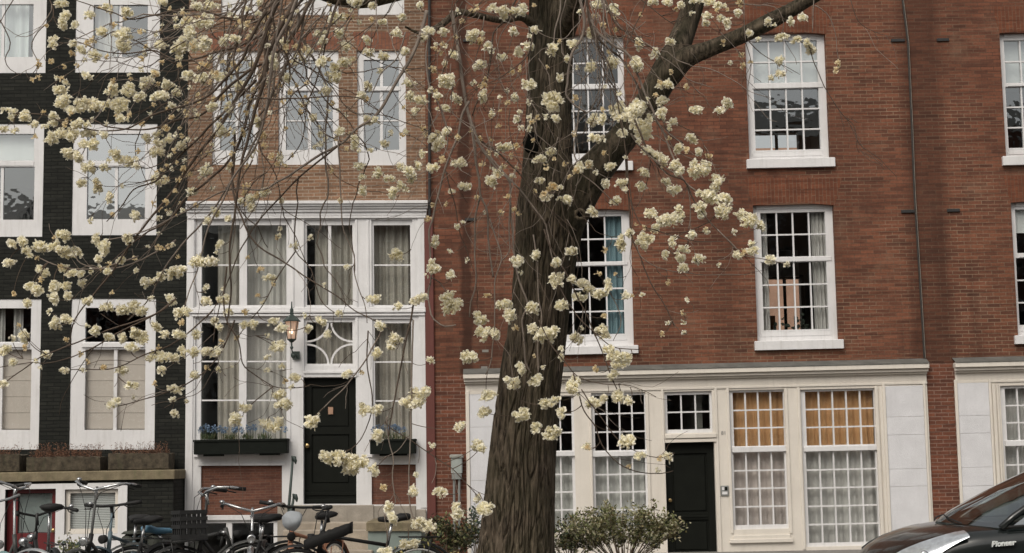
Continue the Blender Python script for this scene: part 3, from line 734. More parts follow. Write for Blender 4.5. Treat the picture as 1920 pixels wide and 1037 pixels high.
pr_ = MB(); pr_.box(P(1300,500,YF).x, P(1300,500,YF).x+.12, YF+.4, YF+4.99, .2, ZT3-.3); pr_.box(P(1640,500,YF).x, P(1640,500,YF).x+.12, YF+.4, YF+4.99, .2, ZT3-.3); pr_.build('inner_wall', DARKI, H3)
# white chimney breast and armchair-coloured cupboard seen in the middle room
m_ = MB(); YI = YF+3.6
m_.box(P(1424,500,YI).x, P(1497,500,YI).x, YI, YI+.1, P(1450,519,YI).z, P(1450,470,YI).z); m_.build('lamp_shade', plain('grey_lilac_wall', (.75,.70,.70), .9, .05, 3), H3)
m_ = MB(); m_.box(P(1441,600,YI).x, P(1457,600,YI).x, YI+.2, YI+.5, P(1450,625,YI).z, P(1450,590,YI).z); m_.build('chair_back', plain('orange_panel', (.45,.20,.08), .7, .05, 3), H3)
# a sill plant in silhouette
pl = MB(); rd = random.Random(3); pc = P(1484,617,YF+.4)
for i in range(46):
    c_ = pc + Vector((rd.uniform(-.28,.28), rd.uniform(-.04,.04), abs(rd.gauss(0,.10))))
    pl.ball(c_, rd.uniform(.015,.035), (1,.5,rd.uniform(.6,1.3)), 6, 4)
pl.build('sill_plant', plain('dark_leaf', (.02,.03,.02), .7, .2, 5), H3)

# courtyard house seen through the back windows and the row of houses across the canal (seen in the panes)
def far_house(name, x0, x1, y, ztop, mat, label, face, wins=True, bands=()):
    xc = (x0+x1)/2; root = thing(name, (xc, y, 0), label, 'house', None)
    mb = MB(); dp_ = 6*face; holes = []
    ya, yb = (y, y+dp_) if dp_ > 0 else (y+dp_, y)
    mb.box(x0, x1, ya, yb, 0, ztop); mb.build('wall', mat, root)
    if wins:
        n = max(2, int((x1-x0)/1.9)); fl = int((ztop-1.2)/3.1)
        wb = MB(); gb = MB()
        for i in range(n):
            for j in range(fl):
                cx_ = x0+(x1-x0)*(i+.5)/n; cz_ = 2.0+j*3.1
                yy = y-.03*face; wb.box(cx_-.6, cx_+.6, yy-.02, yy+.05, cz_-.95, cz_+.95); gb.box(cx_-.48, cx_+.48, yy-.05*face, yy-.03*face, cz_-.82, cz_+.82)
        wb.build('window_frames', WHITE, root)['kind'] = 'stuff'; gb.build('window_panes', GLASSD2, root)['kind'] = 'stuff'
    if not wins: return root
    rb = MB(); rb.add([(x0-.2,ya-.2,ztop+.002),(x1+.2,ya-.2,ztop+.002),(x1+.2,yb+.2,ztop+.002),(x0-.2,yb+.2,ztop+.002),(x0-.2,(ya+yb)/2,ztop+2.2),(x1+.2,(ya+yb)/2,ztop+2.2)],
                      [(0,1,5,4),(2,3,4,5),(0,4,3),(1,2,5)]); rb.build('roof', LEAD, root)
    for (z0, z1) in bands:
        b_ = MB(); b_.box(x0-.01, x1+.01, y-.06*face, y-.002*face, z0, z1); b_.build('white_band', WHITE, root)
    return root
GLASSD2 = plain('far_pane', (.05,.06,.06), .1, .1, 3)
PINKB = plain('courtyard_brick', (.55,.34,.25), .9, .2, 3)
far_house('courtyard_house', 2, 16, YF+16, P(1455,264,YF+16).z-.2, PINKB, 'orange brick house behind, glimpsed through the red house\'s upper sash windows', 1, False, bands=((6.1,6.5),(4.9,5.6)))
cols_ = [BR_2, BR_P, plain('grey_render', (.3,.29,.27), .9, .1, 1), BR_P, BR_2]
xx = -34
for i, (wd, zt) in enumerate(((9,13.2),(8,12.8),(8,13.4),(9,14.0),(8,17.5),(9,17.8),(9,18.0),(8,17.2))):
    far_house('canal_house', xx, xx+wd-.05, -26, zt, cols_[i % 5], 'flat-fronted brick row house across the canal, seen only as a reflection in the window panes', -1)['group'] = 'houses across the canal'
    xx += wd

# ============================================================ small things on the fronts
# wall lantern
YL = YF-.42
LC = P(547, 620, YL); LB = P(551, 672, YL)
lan = thing('wall_lantern', P(547, 668, YL), 'dark green glazed lantern, lit, hanging on the white post left of the black door', 'lantern')
m_ = MB(); s_ = 1/PXM(YL)
zt = P(547,603,YL).z; zbm = P(547,637,YL).z
m_.lathe((LC.x, YL, zt), [(17*s_,0),(17*s_,.01),(9*s_,9*s_),(5*s_,12*s_),(3.4*s_,13*s_),(3.4*s_,23*s_),(1.5*s_,26*s_),(1*s_,38*s_)], 6)
m_.lathe((LC.x, YL, zbm), [(3*s_,-5*s_),(6*s_,-2*s_),(8.6*s_,0),(8.6*s_,.012)], 6)
for k in range(6):
    an = 2*math.pi*k/6+math.pi/6
    m_.tube([(LC.x+math.cos(an)*8.4*s_, YL+math.sin(an)*8.4*s_, zbm), (LC.x+math.cos(an)*13.6*s_, YL+math.sin(an)*13.6*s_, zt)], .007, 5)
m_.build('lantern_frame', GREENI, lan)
m_ = MB(); m_.lathe((LC.x, YL, zbm+.012), [(8.0*s_,0),(13.0*s_,zt-zbm-.014)], 6)
lg_, lnt, lbs = newmat('lantern_glass'); lbs.inputs['Base Color'].default_value = (.80,.62,.50,1); lbs.inputs['Roughness'].default_value = .35
lbs.inputs['Transmission Weight'].default_value = .6; lbs.inputs['Emission Color'].default_value = (1,.62,.40,1); lbs.inputs['Emission Strength'].default_value = .06
m_.build('lantern_glass', lg_, lan)
bm_, bnt, bbs = newmat('lit_bulb'); bbs.inputs['Emission Color'].default_value = (1,.8,.6,1); bbs.inputs['Emission Strength'].default_value = 2.5
m_ = MB(); m_.ball((LC.x+.002, YL-10.5*s_*.6, (zt+zbm)/2-.02), .030, (1,1,1.5)); m_.build('bulb', bm_, lan)
m_ = MB(); zf = zbm-5*s_
m_.tube([(LC.x, YL, zf), (LC.x, YL, zf-12*s_), (LC.x+.01, YL, zf-18*s_), (LC.x+.02, YL+.18, zf-24*s_), (LC.x+.02, YF-.04, zf-22*s_)], .012, 6)
m_.ball((LC.x+.02, YL+.06, zf-24*s_), .045, (1,1,1.2)); m_.ball((LC.x, YL, zf-10*s_), .028)
m_.bbox(LC.x-.04, LC.x+.08, YF-.06, YF-.045, zf-30*s_, zf-14*s_, .004)
m_.build('bracket', GREENI, lan)

# flower boxes with blue hyacinths
def spikes(mb, c, n, rx, h0, h1, rd, lean=.08, r=.006):
    for i in range(n):
        b_ = Vector(c)+Vector((rd.uniform(-rx,rx), rd.uniform(-.04,.04), 0)); hh = rd.uniform(h0, h1)
        tp = b_+Vector((rd.gauss(0,lean)*hh*3, rd.gauss(0,.02), hh)); mb.tube([b_, (b_+tp)/2+Vector((rd.gauss(0,.008),0,0)), tp], [r, r*.8, r*.5], 3)
def leafquad(mb, p, d, ln, wd, rd, tone=True):
    d = d.normalized(); s_ = d.cross(Vector((rd.uniform(-1,1), rd.uniform(-1,1), rd.uniform(-1,1))))
    if s_.length < 1e-3: s_ = d.orthogonal()
    s_.normalize(); nn = d.cross(s_)
    vs = [p, p+d*ln*.5+s_*wd*.5, p+d*ln, p+d*ln*.5-s_*wd*.5, p+d*ln*.55+nn*wd*.18]
    g_ = rd.random()**2
    mb.add(vs, [(0,1,4),(1,2,4),(2,3,4),(3,0,4)], [(0,g_,0,1),(.55,g_,0,1),(1,g_,0,1),(.55,g_,0,1),(.45,g_,0,1)])
GREENL = leaf_mat('hyacinth_leaf', [(0,(.05,.08,.04)),(1,(.12,.17,.09))])
BLUEF = leaf_mat('blue_petal', [(0,(.12,.19,.30)),(1,(.24,.34,.46))], jitter=.1)
for n_, (xa, xb, ya, yb, lab, clumps) in enumerate((
        (363,538,824,851,'long black window box with blue flowers left of the black door',(383,397,424,437,458,466,490,500)),
        (693.5,779,824,851,'short black window box with blue flowers right of the black door',(716,730,742,757)))):
    YB_ = YF-.30; p0, p1 = P(xa,(ya+yb)/2,YB_), P(xb,(ya+yb)/2,YB_); z0, z1 = P((xa+xb)/2,yb,YB_).z, P((xa+xb)/2,ya,YB_).z
    fb = thing('flower_box', ((p0.x+p1.x)/2, YB_+.1, z0), lab, 'flower box', 'black flower boxes on the timber front')
    m_ = MB(); m_.bbox(p0.x, p1.x, YB_, YF-.055, z0, z1, .012); m_.bbox(p0.x-.01, p1.x+.01, YB_-.015, YF-.05, z1-.03, z1+.005, .006)
    for x_ in (p0.x+.3, p1.x-.3): m_.box(x_-.15, x_+.15, YB_+.03, YF-.06, z0-.03, z0-.001)
    m_.build('box', BLACKW, fb)
    rd = random.Random(n_+40); lf = MB(); bf = MB()
    for cx_ in clumps:
        c_ = P(cx_, ya+2, YB_+.12)
        for i in range(26):
            dd = Vector((rd.uniform(-.6,.6), rd.uniform(-.4,.4), 1)); leafquad(lf, c_+Vector((rd.uniform(-.05,.05), rd.uniform(-.03,.03), 0)), dd, rd.uniform(.08,.17), .014, rd)
    x_ = p0.x+.05
    while x_ < p1.x-.03:
        if rd.random() < .75:
            st_ = Vector((x_, YB_+.12+rd.uniform(-.04,.04), z1+rd.uniform(.10,.17)))
            for i in range(26):
                pp = st_+Vector((rd.gauss(0,.012), rd.gauss(0,.012), rd.uniform(0,.09))); leafquad(bf, pp, Vector((rd.gauss(0,1), rd.gauss(0,1), rd.gauss(0,.6))), .034, .022, rd)
            lf.tube([Vector((x_, YB_+.12, z1-.02)), st_+Vector((0,0,.05))], .004, 3); 
        x_ += rd.uniform(.022,.05)
    lf.build('leaves', GREENL, fb)['kind'] = 'stuff'; bf.build('blue_flowers', BLUEF, fb)['kind'] = 'stuff'

# unseen bare trees added across the canal to break up the panes' reflections
def far_tree(x, y, hgt, seed):
    rd = random.Random(seed); mb = MB()
    def br(p, d, ln, r, lv):
        pts = [p]; 
        for k in range(3):
            d = (d+Vector((rd.gauss(0,.16), rd.gauss(0,.16), rd.gauss(.03,.08)))).normalized(); pts.append(pts[-1]+d*ln/3)
        mb.tube(pts, [r, r*.85, r*.7, r*.55], 5 if lv < 2 else 3, False)
        if lv < 5:
            for k in range(3 if lv < 4 else 2):
                nd_ = (d+Vector((rd.gauss(0,.6), rd.gauss(0,.6), rd.gauss(.1,.35)))).normalized(); br(pts[rd.choice((2,3,3))], nd_, ln*rd.uniform(.62,.82), r*.55, lv+1)
    br(Vector((x, y, 0)), Vector((0,0,1)), hgt*.30, hgt*.022, 0)
    o = thing('reflection_tree', (x, y, 0), 'leafless tree added out of view to break up the reflections in the window panes', 'tree', 'trees added for the reflections')
    mb.build('branches', plain('far_bark', (.06,.05,.04), .9, .2, 2), o, True)
for i, (x, y, h_) in enumerate(((-21,-21,15),(-12,-22,17),(-4.5,-20,16),(5,-21,17),(13,-22,18),(21,-21,17))): far_tree(x, y, h_, i+5)

# stone troughs on the mossy ledge
TROUGH = plain('weathered_trough', (.082,.066,.046), .95, .6, 14, bump=1.0, bscale=30, streak=.5, dirt=(.05,.06,.03))
HEATH = leaf_mat('dead_heather', [(0,(.09,.045,.03)),(.6,(.16,.07,.045)),(1,(.25,.13,.08))], jitter=.5, trans=.1)
for n_, (xa, xb, ya, yb, lab) in enumerate(((-40,38,852,884,'mossy stone trough at the far left end of the ledge'),
                                   (51,189,857,884,'wide stone trough with reddish dead heather on the mossy ledge, middle of three'),
                                   (204,317,850,884,'stone trough with sparse brown stems at the right end of the mossy ledge'))):
    YT = 25.0; p0, p1 = P(xa,870,YT), P(xb,870,YT); z0, z1 = zl0+.003, P((xa+xb)/2,ya,YT).z
    tr = thing('stone_trough', ((p0.x+p1.x)/2, YT+.15, z0), lab, 'planter', 'stone troughs on the ledge')
    m_ = MB(); nseg = 30
    cs = [(-.02,0),(-.035,.06),(-.05,1),(.0,1.0),(.04,.96),(.30,.96),(.36,1.0),(.40,1),(.385,0)]
    vs = []; fs = []
    for i in range(nseg+1):
        x_ = p0.x+(p1.x-p0.x)*i/nseg; e = min(i, nseg-i)
        for j, (yy, zz_) in enumerate(cs):
            v = Vector((x_, YT+yy, z0+(z1-z0)*zz_)); nn = noise.noise(v*9)*.018
            v.z += nn*(zz_ > .5)*1.2; v.y += nn
            vs.append(v)
    k_ = len(cs)
    for i in range(nseg):
        for j in range(k_-1): fs.append((i*k_+j, (i+1)*k_+j, (i+1)*k_+j+1, i*k_+j+1))
    fs.append(tuple(range(k_))); fs.append(tuple(nseg*k_+j for j in range(k_-1,-1,-1)))
    m_.add(vs, fs); m_.build('trough', TROUGH, tr)
    rd = random.Random(n_+70); hm = MB()
    dens = (60, 300, 170)[n_]
    for i in range(dens):
        if noise.noise(Vector((i*.37, n_*3.1, 0))) < -.12: continue
        b_ = Vector((rd.uniform(p0.x+.04, p1.x-.04), YT+.15+rd.uniform(-.12,.12), z1-.02)); hh = rd.uniform(.06,.27)**1.0*(1.0 if n_ == 1 else .8)
        tp = b_+Vector((rd.gauss(0,.04), rd.gauss(0,.03), hh))
        s4 = (b_-Vector((.003,0,0)), b_+Vector((.003,0,0)), tp)
        hm.add(s4, [(0,1,2)], [(0,.3,0,1)]*3)
        for k in range(7):
            leafquad(hm, b_.lerp(tp, rd.uniform(.2,1)), Vector((rd.gauss(0,1), rd.gauss(0,1), rd.uniform(0,1.2))), rd.uniform(.015,.04), .012, rd)
    hm.build('heather', HEATH, tr)['kind'] = 'stuff'

# meter box on the pier
YM = YF-.16
mbx = thing('utility_box', P(856, 888, YM), 'pale grey meter box with two pipes on the brick pier left of the tree trunk', 'utility box')
m_ = MB(); a, b = P(845.5,870,YM), P(866.5,870,YM); z0, z1 = P(856,887,YM).z, P(856,858,YM).z
m_.bbox(a.x, b.x, YM, YF-.03, z0, z1, .012); m_.build('cabinet', plain('pale_green_metal', (.33,.36,.34), .5, .15, 8, streak=.4), mbx)
m_ = MB(); m_.bbox(a.x-.02, b.x+.02, YM-.02, YF-.028, z1, z1+.05, .015); m_.build('lid', plain('grey_cap', (.30,.30,.27), .7, .3, 9), mbx)
m_ = MB()
for px_ in (851.5, 861): m_.tube([P(px_,887,YM+.05), P(px_,940,YM+.05), P(px_,1030,YM+.05)], .020, 8)
m_.bbox(a.x+.01, b.x-.01, YM+.0, YM+.1, z0-.1, z0-.005, .01); m_.build('conduit', plain('grey_conduit', (.22,.23,.22), .5, .2, 8), mbx)

# stoop handrails
for n_, (pts_, lab) in enumerate((
        (((541,1005),(541.5,952),(549,860)), 'tall green iron stoop rail with a hooked top beside the black door'),
        (((545,1015),(546,960),(551,931)), 'short green iron stoop rail with a hooked top, nearer the bicycles'))):
    YH = YF-.7-n_*.3; m_ = MB(); pp = [P(x, y, YH) for x, y in pts_]; pp[0].z = .3
    m_.tube(pp, [.026,.024,.018], 8); t = pp[-1]
    m_.tube([t+Vector((0,0,-.03)), t+Vector((.005,-.01,.03)), t+Vector((.025,-.02,.02)), t+Vector((.045,-.02,-.04)), t+Vector((.05,-.02,-.085))], [.02,.03,.032,.026,.008], 8)
    m_.lathe(pp[1]+Vector((0,0,-.02)), [(.02,0),(.045,.02),(.045,.05),(.02,.07)], 10)
    tag(m_.build('handrail', GREENI, None, True, origin=pp[0]), lab, 'handrail', 'green iron stoop rails')
# ============================================================ THE ELM
BARK, bnt_, bbs_ = newmat('furrowed_bark')
tcb = nd(bnt_, 'ShaderNodeTexCoord').outputs['Object']
at_ = nd(bnt_, 'ShaderNodeAttribute', attribute_name='tone'); spb = nd(bnt_, 'ShaderNodeSeparateColor'); bnt_.links.new(at_.outputs['Color'], spb.inputs[0])
mpb = nd(bnt_, 'ShaderNodeMapping'); mpb.inputs['Scale'].default_value = (1, 1, .09); bnt_.links.new(tcb, mpb.inputs[0])
nb1 = noise_n(bnt_, mpb.outputs[0], 34, 6, .72); nb2 = noise_n(bnt_, tcb, 2.2, 4)
cb_ = mixc(bnt_, rng(bnt_, nb1, .38, .62), (.016,.012,.009), (.175,.138,.102))
cb_ = mixc(bnt_, rng(bnt_, nb2, .45, .62, 0, .25), cb_, (.075,.072,.038))
cb_ = mixc(bnt_, math_n(bnt_, 'MULTIPLY', spb.outputs[0], .75), cb_, (.014,.014,.007))      # damp moss on the upper limbs
bnt_.links.new(cb_, bbs_.inputs['Base Color']); bbs_.inputs['Roughness'].default_value = .9; bbs_.inputs['Specular IOR Level'].default_value = .15
bb = nd(bnt_, 'ShaderNodeBump'); bb.inputs['Strength'].default_value = .9; bb.inputs['Distance'].default_value = .015
bnt_.links.new(nb1, bb.inputs['Height']); bnt_.links.new(bb.outputs[0], bbs_.inputs['Normal'])
TW_D = plain('dark_twig_bark', (.105,.078,.060), .8, .3, 6, spec=.2)
TW_G = plain('grey_twig_bark', (.23,.19,.16), .8, .3, 6, spec=.2)
YT_ = 14.6
ELM = thing('elm_tree', P(968, 1095, YT_), 'old weeping elm with furrowed leaning trunk and pale papery seed clusters', 'tree')

def limb(mb, prof, nseg=90, nrow=160, furrow=.022, moss=(0, 0)):
    """prof: (px, py, width px, depth) centre line; rough round limb"""
    pts = []
    for i in range(nrow+1):
        t = i/nrow*(len(prof)-1); k = min(int(t), len(prof)-2); f = t-k
        def cr(a, b, c, d): return .5*((2*b)+(-a+c)*f+(2*a-5*b+4*c-d)*f*f+(-a+3*b-3*c+d)*f**3)
        g = [prof[max(k-1,0)], prof[k], prof[k+1], prof[min(k+2,len(prof)-1)]]
        v = [cr(*[g[j][m] for j in range(4)]) for m in range(4)]
        pts.append((P(v[0], v[1], v[3]), max(v[2], .5)/2/PXM(v[3])))
    vs = []; fs = []; cols = []; a = Vector((1, 0, 0)); ln = 0
    for i, (p, r) in enumerate(pts):
        t = (pts[min(i+1,nrow)][0]-pts[max(i-1,0)][0]).normalized()
        a = (a-t*a.dot(t)).normalized(); b = t.cross(a)
        if i: ln += (p-pts[i-1][0]).length
        ml = moss[0] + (moss[1]-moss[0])*i/nrow
        for k in range(nseg):
            an = 2*math.pi*k/nseg
            d = a*math.cos(an)+b*math.sin(an)
            wv = noise.noise(Vector((math.cos(an)*2, math.sin(an)*2, ln*1.3)))*.5
            q_ = Vector((math.cos(an)*r*25+wv, math.sin(an)*r*25+wv, ln*2.3))
            n1 = noise.noise(q_); n2 = noise.noise(q_*2.6+Vector((5,3,1))); big = noise.noise(Vector((math.cos(an)*1.6, math.sin(an)*1.6, ln*1.1)))
            rid = 1-min(1, abs(n1)*4.2)**.7*2.0 if furrow > .02 else (1-abs(n1)*2.2)
            rid = -rid if furrow > .02 else rid
            dd = r*(1+.05*big) + furrow*min(1, r/.3)*(rid*.75 + .35*(1-abs(n2)*2)-.5)
            vs.append(p+d*dd)
            up_ = .35+.65*max(0, min(1, noise.noise(Vector((an*1.5, ln*2.5, 3)))*1.2+.5))
            cols.append((max(0, min(1, ml*up_*1.25)), 0, 0, 1))
    for i in range(nrow):
        for k in range(nseg):
            k2 = (k+1) % nseg; fs.append((i*nseg+k, i*nseg+k2, (i+1)*nseg+k2, (i+1)*nseg+k))
    fs.append(tuple(range(nseg-1,-1,-1))); fs.append(tuple(nrow*nseg+k for k in range(nseg)))
    mb.add(vs, fs, cols)
tm = MB()
limb(tm, [(962,1150,208,YT_),(966,1095,169,YT_),(966,1037,135,YT_),(971,950,123,YT_),(976,860,115,YT_),(983,780,108,YT_),(991,720,105,YT_),(1000,650,103,YT_),(1008,590,101,YT_),
          (1013,520,101,YT_),(1018,450,103,YT_),(1022,400,105,YT_),(1026,350,100,YT_),(1026,290,90,YT_+.05),(1029,200,84,YT_+.1),(1033,100,84,YT_+.2),(1036,0,86,YT_+.3),(1034,-120,74,YT_+.4),(1026,-300,50,YT_+.6)], 400, 620, .027, (0,1.0))
limb(tm, [(1014,1150,66,YT_+.16),(1016,1037,48,YT_+.18),(1020,900,42,YT_+.18),(1026,780,40,YT_+.16),(1040,650,40,YT_+.14),(1052,540,42,YT_+.12),(1064,450,48,YT_+.06),(1082,380,52,YT_)], 130, 360, .021, (.25,1.0))
tm.build('trunk', BARK, ELM, smooth=True)
limbs = [([(1036,470,60,YT_+.1),(1060,415,76,YT_+.05),(1088,355,80,YT_-.02),(1132,300,64,YT_-.1),(1180,244,54,YT_-.1),(1218,190,54,YT_-.1),(1246,140,56,YT_-.1),(1266,100,50,YT_-.1),(1286,50,43,YT_),(1302,0,41,YT_),(1318,-80,40,YT_+.1),(1330,-220,28,YT_+.4)], 70, 190, (.8,1)),
         ([(1225,175,40,YT_-.1),(1252,140,54,YT_-.15),(1285,110,42,YT_-.2),(1330,92,32,YT_-.25),(1388,68,31,YT_-.3),(1440,42,32,YT_-.35),(1488,16,28,YT_-.4),(1545,-18,26,YT_-.45),(1640,-70,22,YT_-.5),(1760,-170,12,YT_-.7)], 44, 150, (.9,.6)),
         ([(1030,-100,60,YT_+.2),(960,-80,40,YT_),(880,-50,34,YT_-.3),(790,-24,28,YT_-.6),(700,0,26,YT_-.9),(650,2,24,YT_-1.1),(600,-12,22,YT_-1.3),(540,-40,20,YT_-1.5),(430,-110,12,YT_-1.8)], 40, 110, (.7,.4)),
         ([(1010,60,20,YT_+.1),(980,32,16,YT_-.1),(940,38,13,YT_-.4),(890,28,12,YT_-.7),(858,24,13,YT_-.9),(825,48,12,YT_-1.1),(790,62,7,YT_-1.2),(760,50,4,YT_-1.3)], 26, 70, (.2,.1)),
         ([(1010,-60,50,YT_),(900,-120,40,YT_-.8),(700,-150,30,YT_-1.8),(560,-90,20,YT_-2.4),(500,-20,14,YT_-2.6)], 26, 70, (.5,.3)),
         ([(1060,60,40,YT_+.1),(1078,10,34,YT_-.3),(1090,-60,30,YT_-.6),(1110,-160,26,YT_-.9),(1140,-260,18,YT_-1.2)], 30, 60, (.6,.4))]
for pr, ns, nr, ms in limbs:
    m_ = MB(); limb(m_, pr, ns, nr, .014, ms); m_.build('limb', BARK, ELM, smooth=True)
# old cut and callus ring; shade inside their holes painted as black balls
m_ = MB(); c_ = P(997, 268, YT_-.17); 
m_.ball(c_, .085, (1.0,.35,1.25), 20, 12); m_.build('hollow_shade', plain('black_hollow_shade', (.006,.006,.005), .95, .2, 9, spec=.05), ELM, smooth=True)
def ring(pc, R_, r_, name, mat, sx=1):
    m_ = MB(); pts = [pc+Vector((math.cos(a)*R_*sx, -.01*math.sin(a*3), math.sin(a)*R_)) for a in [2*math.pi*i/20 for i in range(21)]]
    m_.tube(pts, [r_*(1+.2*math.sin(i*1.7)) for i in range(21)], 8, False); m_.build(name, mat, ELM, smooth=True)
ring(P(1088,402,YT_-.33), .042, .016, 'callus_ring', BARK)
m_ = MB(); m_.ball(P(1088,402,YT_-.31), .036, (1,.5,1.1), 14, 8); m_.build('hollow_shade', MATS['black_hollow_shade'], ELM, smooth=True)

